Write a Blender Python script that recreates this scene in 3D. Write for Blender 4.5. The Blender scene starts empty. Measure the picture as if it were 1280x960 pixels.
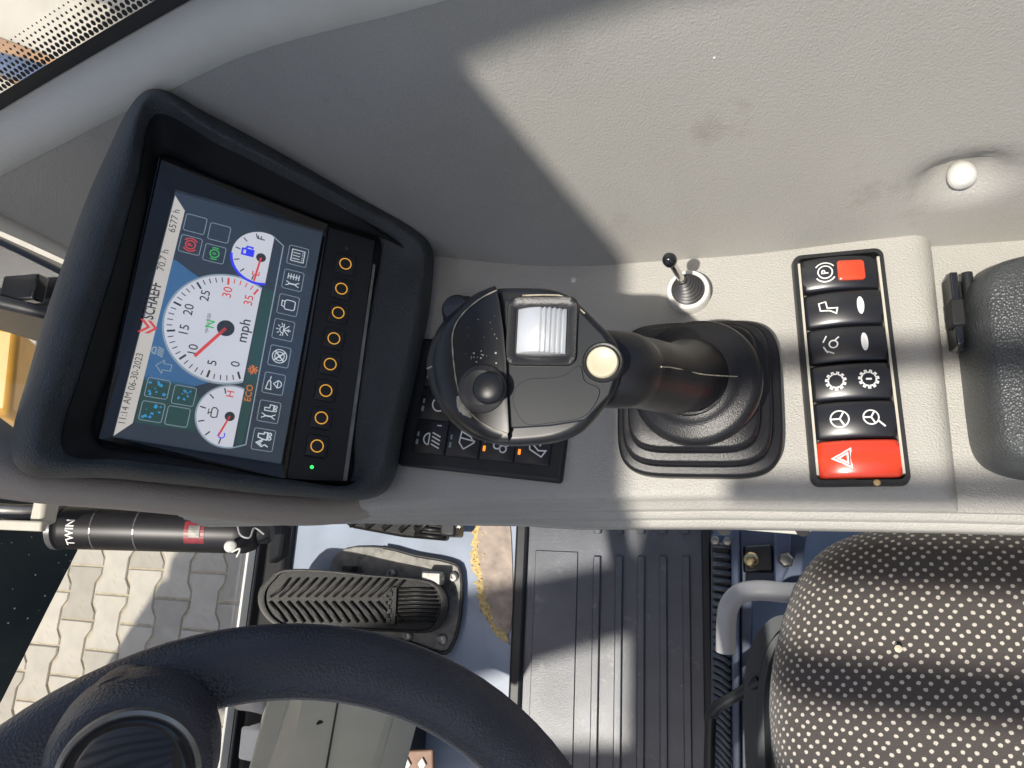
import bpy, math, random
from mathutils import Vector, Matrix
random.seed(7)
sc = bpy.context.scene
col = sc.collection

# ------------------------------------------------------------------ camera
# world: +x = rear of the cab, +y = cab's right side, +z = up, z = 0 console top, metres
FPX, CAMH = 900.0, 0.46
cy = Vector((.048, .968, -.246)).normalized()
cx = Vector((.9597, .0236, .28)); cx = (cx - cx.dot(cy) * cy).normalized()
cz = cx.cross(cy)
CAM = Vector((0, 0, CAMH))
RM = Matrix((cx, cy, cz))                       # camera vector -> world vector
cam_d = bpy.data.cameras.new('camera'); cam = bpy.data.objects.new('camera', cam_d)
col.objects.link(cam)
cam.matrix_world = Matrix.Translation(CAM) @ RM.to_4x4()
cam_d.sensor_width = 36; cam_d.lens = 36 * FPX / 1280
cam_d.clip_start = .01; cam_d.clip_end = 500
sc.camera = cam

# ------------------------------------------------------------------ light
SUN = Vector((-.21, -.36, 1)).normalized()       # towards the sun
w = bpy.data.worlds.new('World'); sc.world = w; w.use_nodes = True
nt = w.node_tree
sky = nt.nodes.new('ShaderNodeTexSky'); sky.sky_type = 'NISHITA'; sky.sun_disc = False
sky.sun_elevation = math.asin(SUN.z); sky.sun_rotation = math.atan2(SUN.x, SUN.y)
sky.air_density = 1.0; sky.dust_density = 2.7; sky.ozone_density = .9
bg = nt.nodes['Background']; bg.inputs['Strength'].default_value = .15
nt.links.new(sky.outputs[0], bg.inputs['Color'])
sd = bpy.data.lights.new('sun', 'SUN'); sd.energy = 4.5; sd.angle = math.radians(1.0); sd.color = (1, .94, .85)
so = bpy.data.objects.new('sun', sd); col.objects.link(so)
so.location = (0, 0, 6); so.rotation_euler = SUN.to_track_quat('Z', 'Y').to_euler()
sc.view_settings.view_transform = 'Standard'; sc.view_settings.look = 'None'
sc.view_settings.gamma = 1; sc.view_settings.exposure = .1
sc.view_settings.use_curve_mapping = False

# ------------------------------------------------------------------ pixel helpers
def ray(px, py): return RM @ Vector(((px - 640) / FPX, (480 - py) / FPX, -1))
def U(px, py, z=0.0):
    r = ray(px, py); return CAM + r * ((z - CAMH) / r.z)
def D(px, py, d): return CAM + ray(px, py) * d
def PL(px, py, p0, n):
    r = ray(px, py); return CAM + r * ((p0 - CAM).dot(n) / r.dot(n))

# ------------------------------------------------------------------ materials
M = {}
def mat(name, c, rough=.5, metal=0., var=.12, vscale=30., bump=0., bscale=400., btype='noise', spec=.5, coat=0.,
        dirt=None, dscale=8., dthr=.6, emit=None, estr=1., rvar=.0, detail=4.):
    m = bpy.data.materials.new(name); m.use_nodes = True; M[name] = m
    t = m.node_tree; N = t.nodes; L = t.links; b = N['Principled BSDF']
    tc = N.new('ShaderNodeTexCoord')
    nz = N.new('ShaderNodeTexNoise'); nz.inputs['Scale'].default_value = vscale; nz.inputs['Detail'].default_value = detail
    L.new(tc.outputs['Object'], nz.inputs['Vector'])
    r = N.new('ShaderNodeValToRGB')
    r.color_ramp.elements[0].position = .3; r.color_ramp.elements[1].position = .7
    r.color_ramp.elements[0].color = tuple(x * (1 - var) for x in c) + (1,)
    r.color_ramp.elements[1].color = tuple(min(1, x * (1 + var)) for x in c) + (1,)
    L.new(nz.outputs[0], r.inputs[0])
    out = r.outputs[0]
    if dirt:
        n2 = N.new('ShaderNodeTexNoise'); n2.inputs['Scale'].default_value = dscale; n2.inputs['Detail'].default_value = 8
        n2.inputs['Roughness'].default_value = .7
        L.new(tc.outputs['Object'], n2.inputs['Vector'])
        r2 = N.new('ShaderNodeValToRGB'); r2.color_ramp.elements[0].position = dthr; r2.color_ramp.elements[1].position = min(1, dthr + .14)
        L.new(n2.outputs[0], r2.inputs[0])
        mx = N.new('ShaderNodeMix'); mx.data_type = 'RGBA'
        L.new(r2.outputs[0], mx.inputs['Factor']); L.new(out, mx.inputs['A']); mx.inputs['B'].default_value = dirt + (1,)
        out = mx.outputs['Result']
    L.new(out, b.inputs['Base Color'])
    b.inputs['Roughness'].default_value = rough; b.inputs['Metallic'].default_value = metal
    b.inputs['Specular IOR Level'].default_value = spec
    if coat: b.inputs['Coat Weight'].default_value = coat; b.inputs['Coat Roughness'].default_value = .06
    if rvar:
        mr = N.new('ShaderNodeMapRange'); mr.inputs['To Min'].default_value = rough - rvar; mr.inputs['To Max'].default_value = rough + rvar
        n3 = N.new('ShaderNodeTexNoise'); n3.inputs['Scale'].default_value = vscale * .6; n3.inputs['Detail'].default_value = 6
        L.new(tc.outputs['Object'], n3.inputs['Vector'])
        L.new(n3.outputs[0], mr.inputs['Value']); L.new(mr.outputs[0], b.inputs['Roughness'])
    if bump:
        if btype == 'voronoi':
            v = N.new('ShaderNodeTexVoronoi'); v.inputs['Scale'].default_value = bscale
        else:
            v = N.new('ShaderNodeTexNoise'); v.inputs['Scale'].default_value = bscale; v.inputs['Detail'].default_value = 3
        L.new(tc.outputs['Object'], v.inputs['Vector'])
        bp = N.new('ShaderNodeBump'); bp.inputs['Strength'].default_value = bump; bp.inputs['Distance'].default_value = .0008
        L.new(v.outputs[0], bp.inputs['Height']); L.new(bp.outputs[0], b.inputs['Normal'])
    if emit:
        b.inputs['Emission Color'].default_value = emit + (1,); b.inputs['Emission Strength'].default_value = estr
    return m

mat('console', (.435, .425, .388), .35, var=.05, vscale=18, bump=.85, bscale=850, dirt=(.24, .22, .19), dscale=35, dthr=.68)
mat('wall', (.355, .346, .32), .42, var=.05, vscale=9, bump=.55, bscale=800, dirt=(.28, .265, .238), dscale=14, dthr=.60, rvar=.08)
mat('trim', (.53, .52, .465), .55, var=.06, vscale=12, bump=.3, bscale=700)
mat('cream', (.55, .52, .44), .5, var=.06)
mat('fairing', (.40, .345, .295), .5, var=.06, vscale=20, bump=.6, bscale=800)  # warm lighter tone paints in light bounced off the paving
mat('leather', (.046, .053, .057), .50, var=.15, vscale=50, bump=.7, bscale=850, btype='voronoi', rvar=.08, dirt=(.06, .06, .06), dscale=22, dthr=.66)
mat('armrest_leather', (.06, .066, .068), .38, var=.15, vscale=50, bump=.7, bscale=750, btype='voronoi', rvar=.08)
mat('wheel_rubber', (.048, .048, .060), .38, var=.15, vscale=40, bump=.55, bscale=800, btype='voronoi', rvar=.07)
mat('black', (.018, .019, .021), .42, var=.15, vscale=60, bump=.15, bscale=900, rvar=.06)
mat('black_soft', (.010, .010, .012), .36, var=.2, vscale=80, bump=.25, bscale=1300, dirt=(.035, .034, .032), dscale=60, dthr=.66)
mat('black_gloss', (.014, .015, .018), .16, var=.1, coat=.4, rvar=.05)
mat('black_matte', (.010, .010, .011), .7, var=.2)
mat('grip', (.013, .014, .016), .38, var=.15, vscale=90, rvar=.08, dirt=(.05, .05, .05), dscale=70, dthr=.68)
mat('grip_plate', (.015, .019, .023), .34, var=.06, vscale=60, rvar=.04)
mat('rocker_black', (.012, .013, .017), .33, var=.1, rvar=.04, spec=.8)
mat('bellows', (.05, .05, .052), .38, var=.15)
mat('label_red', (.22, .02, .03), .4, var=.2, vscale=200)
mat('stick_grey', (.075, .072, .070), .45, var=.2, vscale=150, dirt=(.16, .15, .13), dscale=120, dthr=.62)
mat('paper', (.56, .55, .52), .8, var=.06)
mat('orange_paper', (.58, .42, .27), .7, var=.15)
mat('worn', (.42, .38, .29), .6, var=.3, vscale=300)
mat('silver', (.66, .68, .70), .34, metal=.35, var=.04, rvar=.05)
mat('chrome', (.7, .68, .64), .18, metal=1., var=.05)
mat('steel', (.35, .34, .32), .38, metal=.9, var=.15, vscale=90)
mat('brass', (.62, .50, .26), .3, metal=.9, var=.15, vscale=200)
mat('cream_button', (.62, .56, .40), .35, var=.06, coat=.2)
mat('white', (.78, .77, .72), .4, var=.04)
mat('white_print', (.82, .82, .80), .5, var=.02)
mat('blue_grey_print', (.22, .28, .30), .5, var=.05)
mat('red_lens', (.75, .07, .025), .25, var=.08, coat=.5)
mat('red', (.74, .06, .025), .22, var=.06, coat=.5)
mat('floor_blue', (.29, .34, .42), .36, var=.16, vscale=14, rvar=.12, bump=.1, bscale=120, dirt=(.30, .31, .30), dscale=26, dthr=.60)
mat('blue_steel', (.085, .11, .17), .34, var=.15, vscale=30, rvar=.1, dirt=(.22, .22, .22), dscale=60, dthr=.68)
mat('mat_rubber', (.072, .080, .096), .34, var=.2, vscale=18, bump=.3, bscale=900, rvar=.12, spec=.7, dirt=(.17, .17, .16), dscale=55, dthr=.59)
mat('pedal_rubber', (.012, .0118, .0115), .40, var=.25, vscale=120, bump=.4, bscale=700, dirt=(.13, .12, .10), dscale=90, dthr=.66, spec=.35)
mat('pedal_plate', (.24, .235, .215), .5, metal=.3, var=.2, vscale=90, dirt=(.10, .095, .085), dscale=40, dthr=.52)
mat('rust', (.38, .31, .255), .75, var=.25, vscale=60, bump=.5, bscale=300, dirt=(.24, .15, .10), dscale=40, dthr=.58)
mat('foam', (.60, .45, .20), .8, var=.3, vscale=220, bump=1., bscale=420)
mat('column', (.46, .45, .39), .5, var=.06, vscale=16, bump=.2, bscale=700)
mat('rust_plate', (.26, .16, .11), .6, var=.3, vscale=70, dirt=(.4, .36, .3), dscale=40, dthr=.62)
mat('grey_bar', (.40, .40, .41), .42, var=.06, vscale=40, rvar=.06)
mat('seat_plastic', (.045, .052, .058), .5, var=.1, bump=.2, bscale=900)
mat('yellow', (.60, .31, .03), .4, var=.1)
mat('board', (.36, .22, .12), .7, var=.2, vscale=5)
mat('border_black', (.026, .038, .044), .22, var=.3, vscale=6, dirt=(.04, .045, .045), dscale=12, dthr=.6)
mat('can', (.014, .013, .014), .42, var=.1)
mat('can_grey', (.10, .10, .10), .3, var=.05)
mat('seal', (.012, .013, .016), .5, var=.1)
mat('roof', (.32, .31, .29), .7, var=.05)
mat('soil', (.46, .43, .36), .9, var=.15, vscale=2., dirt=(.42, .39, .33), dscale=1.5, dthr=.5)
mat('joint', (.42, .37, .26), .95, var=.25, vscale=60)
mat('dust', (.5, .5, .48), .8, var=.3, vscale=600)

def paver_mat():
    m = mat('paver', (.46, .425, .35), .85, var=.10, vscale=14, bump=.5, bscale=160, dirt=(.30, .28, .24), dscale=9, dthr=.58)
    t = m.node_tree; b = t.nodes['Principled BSDF']
    oi = t.nodes.new('ShaderNodeObjectInfo'); hs = t.nodes.new('ShaderNodeHueSaturation')
    mr = t.nodes.new('ShaderNodeMapRange'); mr.inputs['To Min'].default_value = .80; mr.inputs['To Max'].default_value = 1.12
    t.links.new(oi.outputs['Random'], mr.inputs['Value']); t.links.new(mr.outputs[0], hs.inputs['Value'])
    src = b.inputs['Base Color'].links[0].from_socket
    t.links.new(src, hs.inputs['Color']); t.links.new(hs.outputs[0], b.inputs['Base Color'])
paver_mat()

def seat_mat():
    m = bpy.data.materials.new('seat_fabric'); m.use_nodes = True; M['seat_fabric'] = m
    t = m.node_tree; N = t.nodes; L = t.links; b = N['Principled BSDF']
    tc = N.new('ShaderNodeTexCoord'); mp = N.new('ShaderNodeMapping')
    mp.inputs['Rotation'].default_value = (0, 0, math.radians(40)); mp.inputs['Scale'].default_value = (1, 1.12, 1)
    # slight weave wobble
    nz = N.new('ShaderNodeTexNoise'); nz.inputs['Scale'].default_value = 14
    ad = N.new('ShaderNodeMixRGB'); ad.blend_type = 'ADD'; ad.inputs[0].default_value = .004
    L.new(tc.outputs['UV'], ad.inputs[1]); L.new(nz.outputs[1], ad.inputs[2]); L.new(tc.outputs['UV'], nz.inputs['Vector'])
    L.new(ad.outputs[0], mp.inputs['Vector'])
    v = N.new('ShaderNodeTexVoronoi'); v.voronoi_dimensions = '2D'; v.inputs['Scale'].default_value = 153; v.inputs['Randomness'].default_value = .28
    L.new(mp.outputs[0], v.inputs['Vector'])
    fz = N.new('ShaderNodeTexNoise'); fz.inputs['Scale'].default_value = 900; L.new(tc.outputs['UV'], fz.inputs['Vector'])
    ms = N.new('ShaderNodeMath'); ms.operation = 'MULTIPLY_ADD'; ms.inputs[1].default_value = .18; L.new(fz.outputs[0], ms.inputs[0]); L.new(v.outputs['Distance'], ms.inputs[2])
    r = N.new('ShaderNodeValToRGB'); r.color_ramp.elements[0].position = .278; r.color_ramp.elements[1].position = .328
    r.color_ramp.elements[0].color = (.56, .52, .45, 1); r.color_ramp.elements[1].color = (.066, .058, .054, 1)
    L.new(ms.outputs[0], r.inputs[0])
    f2 = N.new('ShaderNodeTexNoise'); f2.inputs['Scale'].default_value = 1400; L.new(tc.outputs['UV'], f2.inputs['Vector'])
    mx = N.new('ShaderNodeMix'); mx.data_type = 'RGBA'; mx.blend_type = 'MULTIPLY'; mx.inputs['Factor'].default_value = .75
    L.new(r.outputs[0], mx.inputs['A']); L.new(f2.outputs[0], mx.inputs['B'])
    hs = N.new('ShaderNodeHueSaturation'); hs.inputs['Value'].default_value = 1.7; L.new(mx.outputs['Result'], hs.inputs['Color'])
    L.new(hs.outputs[0], b.inputs['Base Color']); b.inputs['Roughness'].default_value = .9
    b.inputs['Sheen Weight'].default_value = .25
    bp = N.new('ShaderNodeBump'); bp.inputs['Strength'].default_value = .8; bp.inputs['Distance'].default_value = .001
    L.new(f2.outputs[0], bp.inputs['Height']); L.new(bp.outputs[0], b.inputs['Normal'])
seat_mat()

def glass_mat(name, refl, rough=.0, tint=(1, 1, 1), haze=0.):
    m = bpy.data.materials.new(name); m.use_nodes = True; M[name] = m
    t = m.node_tree; N = t.nodes; L = t.links; out = N['Material Output']; N.remove(N['Principled BSDF'])
    tr = N.new('ShaderNodeBsdfTransparent'); tr.inputs[0].default_value = tint + (1,)
    gl = N.new('ShaderNodeBsdfGlossy'); gl.inputs['Roughness'].default_value = rough
    lw = N.new('ShaderNodeFresnel'); lw.inputs['IOR'].default_value = refl
    mx = N.new('ShaderNodeMixShader'); L.new(lw.outputs[0], mx.inputs[0]); L.new(tr.outputs[0], mx.inputs[1]); L.new(gl.outputs[0], mx.inputs[2])
    last = mx
    if haze:
        df = N.new('ShaderNodeBsdfDiffuse'); df.inputs[0].default_value = (.6, .6, .56, 1)
        nz = N.new('ShaderNodeTexNoise'); nz.inputs['Scale'].default_value = 9; nz.inputs['Detail'].default_value = 9
        tc = N.new('ShaderNodeTexCoord'); L.new(tc.outputs['Object'], nz.inputs['Vector'])
        ml = N.new('ShaderNodeMath'); ml.operation = 'MULTIPLY'; ml.inputs[1].default_value = haze; L.new(nz.outputs[0], ml.inputs[0])
        m2 = N.new('ShaderNodeMixShader'); L.new(ml.outputs[0], m2.inputs[0]); L.new(mx.outputs[0], m2.inputs[1]); L.new(df.outputs[0], m2.inputs[2])
        last = m2
    L.new(last.outputs[0], out.inputs[0])
glass_mat('glass', 1.45, haze=.10)
glass_mat('screen_glass', 1.5, rough=.05, haze=.10)

def emis(name, c, strength=1., base=.02):
    m = bpy.data.materials.new(name); m.use_nodes = True; M[name] = m
    t = m.node_tree; b = t.nodes['Principled BSDF']
    b.inputs['Base Color'].default_value = tuple(x * base for x in c) + (1,); b.inputs['Roughness'].default_value = .5
    tc = t.nodes.new('ShaderNodeTexCoord'); nz = t.nodes.new('ShaderNodeTexNoise'); nz.inputs['Scale'].default_value = 25
    mr = t.nodes.new('ShaderNodeMapRange'); mr.inputs['To Min'].default_value = strength * .93; mr.inputs['To Max'].default_value = strength * 1.07
    t.links.new(tc.outputs['Object'], nz.inputs['Vector']); t.links.new(nz.outputs[0], mr.inputs['Value'])
    t.links.new(mr.outputs[0], b.inputs['Emission Strength']); b.inputs['Emission Color'].default_value = c + (1,)
EX = .55
emis('scr_navy', (.018, .03, .05), 1.05)
emis('scr_blue', (.035, .12, .27), 1.05)
emis('scr_green', (.014, .055, .055), 1.05)
emis('scr_line', (.20, .26, .32), 1.2)
emis('scr_white', (.62, .60, .62), 0.93)
emis('scr_head', (.60, .57, .54), 0.9)
emis('scr_dial', (.60, .62, .70), 0.99)
emis('scr_black', (.012, .013, .016), 1.5)
emis('scr_red', (.62, .05, .05), 1.05)
emis('scr_ring_blue', (.02, .03, .75), 1.2)
emis('scr_green_icon', (.05, .42, .10), 1.05)
emis('scr_orange', (.60, .16, .03), 1.05)
emis('scr_icon', (.55, .62, .68), 1.05)
emis('scr_cyan', (.03, .25, .50), 1.05)
emis('scr_dialblue', (.30, .48, .80), 1.05)
emis('amber_ring', (.85, .42, .06), .8)
emis('led_green', (.05, .9, .15), 1.6)
emis('led_orange', (1., .25, .02), 1.6)

# ------------------------------------------------------------------ object helpers
def link(o, parent=None):
    col.objects.link(o)
    if parent is not None:
        o.parent = parent
        if parent.type == 'EMPTY': o.matrix_parent_inverse = Matrix.Translation(-parent.location)
    return o
def tag(o, label, cat, group=None, kind=None):
    if label: o['label'] = label
    if cat: o['category'] = cat
    if group: o['group'] = group
    if kind: o['kind'] = kind
    return o
def thing(name, label, cat, loc, group=None):
    o = bpy.data.objects.new(name, None); o.location = Vector(loc); o.empty_display_size = .02
    col.objects.link(o); return tag(o, label, cat, group)
def mesh(name, V, F, m, parent=None, smooth=True, bevel=0, seg=2, sub=0, angle=None, weighted=False):
    me = bpy.data.meshes.new(name); me.from_pydata([tuple(v) for v in V], [], F); me.update()
    me.materials.append(M[m])
    if smooth:
        me.polygons.foreach_set('use_smooth', [True] * len(me.polygons))
        if angle: me.set_sharp_from_angle(angle=math.radians(angle))
    o = bpy.data.objects.new(name, me); link(o, parent)
    if bevel:
        b = o.modifiers.new('bevel', 'BEVEL'); b.width = bevel; b.segments = seg; b.limit_method = 'ANGLE'; b.angle_limit = math.radians(35)
    if sub:
        s = o.modifiers.new('sub', 'SUBSURF'); s.levels = s.render_levels = sub
    return o
def loft(loops, cap0=False, cap1=False, closed=True):
    V, F = [], []; n = len(loops[0])
    for l in loops: V += [Vector(p) for p in l]
    for i in range(len(loops) - 1):
        for j in range(n if closed else n - 1):
            a = i * n + j; b = i * n + (j + 1) % n
            F.append((a, b, b + n, a + n))
    if cap0: F.append(tuple(reversed(range(n))))
    if cap1: F.append(tuple(range((len(loops) - 1) * n, len(loops) * n)))
    return V, F
def fixn(o):
    import bmesh
    bm = bmesh.new(); bm.from_mesh(o.data); bmesh.ops.recalc_face_normals(bm, faces=bm.faces); bm.to_mesh(o.data); bm.free(); return o
def frame_from(n, u=None):
    n = Vector(n).normalized(); u = Vector(u) if u else Vector((0, 1, 0))
    u = (u - u.dot(n) * n).normalized(); return u, n.cross(u), n
def boxvf(c, h, axes=None):
    X, Y, Z = axes or (Vector((1, 0, 0)), Vector((0, 1, 0)), Vector((0, 0, 1))); c = Vector(c)
    V = [c + X * (sx * h[0]) + Y * (sy * h[1]) + Z * (sz * h[2]) for sx, sy, sz in
         [(-1, -1, -1), (1, -1, -1), (1, 1, -1), (-1, 1, -1), (-1, -1, 1), (1, -1, 1), (1, 1, 1), (-1, 1, 1)]]
    return V, [(3, 2, 1, 0), (4, 5, 6, 7), (0, 1, 5, 4), (1, 2, 6, 5), (2, 3, 7, 6), (3, 0, 4, 7)]
def box(name, c, h, m, parent=None, axes=None, bevel=.002, seg=2):
    V, F = boxvf(c, h, axes); return fixn(mesh(name, V, F, m, parent, True, bevel, seg, angle=40))
def prism(name, pts, off, m, parent=None, bevel=.0, seg=2, smooth=True):
    """polygon of 3-D points extruded by a vector"""
    off = Vector(off); V, F = loft([pts, [Vector(p) + off for p in pts]], True, True)
    return fixn(mesh(name, V, F, m, parent, smooth, bevel, seg, angle=40))
def circ(c, r, X, Y, n=32, a0=0., a1=2 * math.pi, ry=None):
    ry = ry or r
    k = n if abs(a1 - a0 - 2 * math.pi) < 1e-6 else n - 1
    return [Vector(c) + X * (r * math.cos(a0 + (a1 - a0) * i / k)) + Y * (ry * math.sin(a0 + (a1 - a0) * i / k)) for i in range(n)]
def lathe(name, c, prof, m, parent=None, axis=(0, 0, 1), n=32, bevel=0, sub=0, angle=45, u=None):
    X, Y, Z = frame_from(axis, u or (0.3, 1, 0.1)); c = Vector(c)
    loops = [circ(c + Z * z, max(r, 1e-5), X, Y, n) for r, z in prof]
    V, F = loft(loops, True, True); return fixn(mesh(name, V, F, m, parent, True, bevel, 2, sub, angle=angle))
def catmull(P, k=8, closed=False):
    P = [Vector(p) for p in P]; n = len(P); out = []
    for i in range(n if closed else n - 1):
        g = lambda j: P[j % n] if closed else P[max(0, min(n - 1, j))]
        p0, p1, p2, p3 = g(i - 1), g(i), g(i + 1), g(i + 2)
        for s in range(k):
            t = s / k
            out.append(.5 * ((2 * p1) + (p2 - p0) * t + (2 * p0 - 5 * p1 + 4 * p2 - p3) * t * t + (3 * p1 - p0 - 3 * p2 + p3) * t ** 3))
    if not closed: out.append(P[-1])
    return out
def tubevf(path, rad, n=12, up=(0, 0, 1), flat=1.0, caps=True, closed=False):
    path = [Vector(p) for p in path]; m = len(path); loops = []
    prev = Vector(up)
    for i, p in enumerate(path):
        if closed: tg = (path[(i + 1) % m] - path[i - 1]).normalized()
        else: tg = (path[min(i + 1, m - 1)] - path[max(i - 1, 0)]).normalized()
        Y = prev - prev.dot(tg) * tg
        if Y.length < 1e-4: Y = Vector((1, 0, 0)) - tg.x * tg
        Y.normalize(); X = Y.cross(tg); prev = Y
        r = rad[i] if isinstance(rad, (list, tuple)) else rad
        loops.append([p + X * (r * math.cos(2 * math.pi * j / n)) + Y * (r * flat * math.sin(2 * math.pi * j / n)) for j in range(n)])
    if closed: loops.append(loops[0])
    return loft(loops, caps and not closed, caps and not closed)
def tube(name, path, rad, m, parent=None, n=12, up=(0, 0, 1), flat=1.0, closed=False):
    V, F = tubevf(path, rad, n, up, flat, True, closed); return fixn(mesh(name, V, F, m, parent, True, angle=50))
def rrect(hx, hy, r, n=6, pw=None):
    out = []
    for cx_, cy_, a in ((hx - r, hy - r, 0), (-hx + r, hy - r, 90), (-hx + r, -hy + r, 180), (hx - r, -hy + r, 270)):
        for i in range(n + 1):
            t = math.radians(a + 90 * i / n); out.append((cx_ + r * math.cos(t), cy_ + r * math.sin(t)))
    return out

# ------------------------------------------------------------------ flat print
class Print:
    """flat print laid on a surface through fn(a, b) -> point"""
    def __init__(s, fn): s.fn = fn; s.V = []; s.F = []
    def poly(s, pts):
        k = len(s.V); s.V += [s.fn(*p) for p in pts]; s.F.append(tuple(range(k, k + len(pts)))); return s
    def line(s, pts, wd, closed=False):
        n = len(pts); L = []; 
        for i in range(n):
            p = Vector(pts[i]); a = Vector(pts[i - 1]) if (i or closed) else None; b = Vector(pts[(i + 1) % n]) if (i < n - 1 or closed) else None
            d1 = (p - a).normalized() if a is not None else None; d2 = (b - p).normalized() if b is not None else None
            if d1 is None: d1 = d2
            if d2 is None: d2 = d1
            n1 = Vector((-d1.y, d1.x)); n2 = Vector((-d2.y, d2.x)); mt = n1 + n2
            if mt.length < 1e-6: mt = n1
            mt.normalize(); k = wd * .5 / max(.35, mt.dot(n1)); L.append((p + mt * k, p - mt * k))
        k = len(s.V)
        for a, b in L: s.V += [s.fn(a.x, a.y), s.fn(b.x, b.y)]
        for i in range(n if closed else n - 1):
            a = k + 2 * i; b = k + 2 * ((i + 1) % n); s.F.append((a, a + 1, b + 1, b))
        return s
    def circle(s, c, r, wd, n=28, a0=0, a1=360):
        full = abs(a1 - a0) >= 360; m = n if full else n + 1
        pts = [(c[0] + r * math.cos(math.radians(a0 + (a1 - a0) * i / n)), c[1] + r * math.sin(math.radians(a0 + (a1 - a0) * i / n))) for i in range(m)]
        return s.line(pts, wd, full)
    def disc(s, c, r, n=28, ry=None):
        return s.poly([(c[0] + r * math.cos(2 * math.pi * i / n), c[1] + (ry or r) * math.sin(2 * math.pi * i / n)) for i in range(n)])
    def rect(s, c, hx, hy): return s.poly([(c[0] - hx, c[1] - hy), (c[0] + hx, c[1] - hy), (c[0] + hx, c[1] + hy), (c[0] - hx, c[1] + hy)])
    def text(s, txt, c, size, align='CENTER', weight=0., rot=0., squeeze=1.):
        cu = bpy.data.curves.new('t', 'FONT'); cu.body = txt; cu.size = 1; cu.align_x = align; cu.align_y = 'CENTER'; cu.offset = weight; cu.resolution_u = 3
        ob = bpy.data.objects.new('t', cu); me = bpy.data.meshes.new_from_object(ob)
        k = len(s.V); ca, sa = math.cos(rot), math.sin(rot)
        for v in me.vertices:
            x, y = v.co.x * size * squeeze, v.co.y * size
            s.V.append(s.fn(c[0] + x * ca - y * sa, c[1] + x * sa + y * ca))
        for f in me.polygons: s.F.append(tuple(k + i for i in f.vertices))
        bpy.data.objects.remove(ob); bpy.data.curves.remove(cu); bpy.data.meshes.remove(me); return s
    def build(s, name, m, parent): return mesh(name, s.V, s.F, m, parent, smooth=False)

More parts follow.
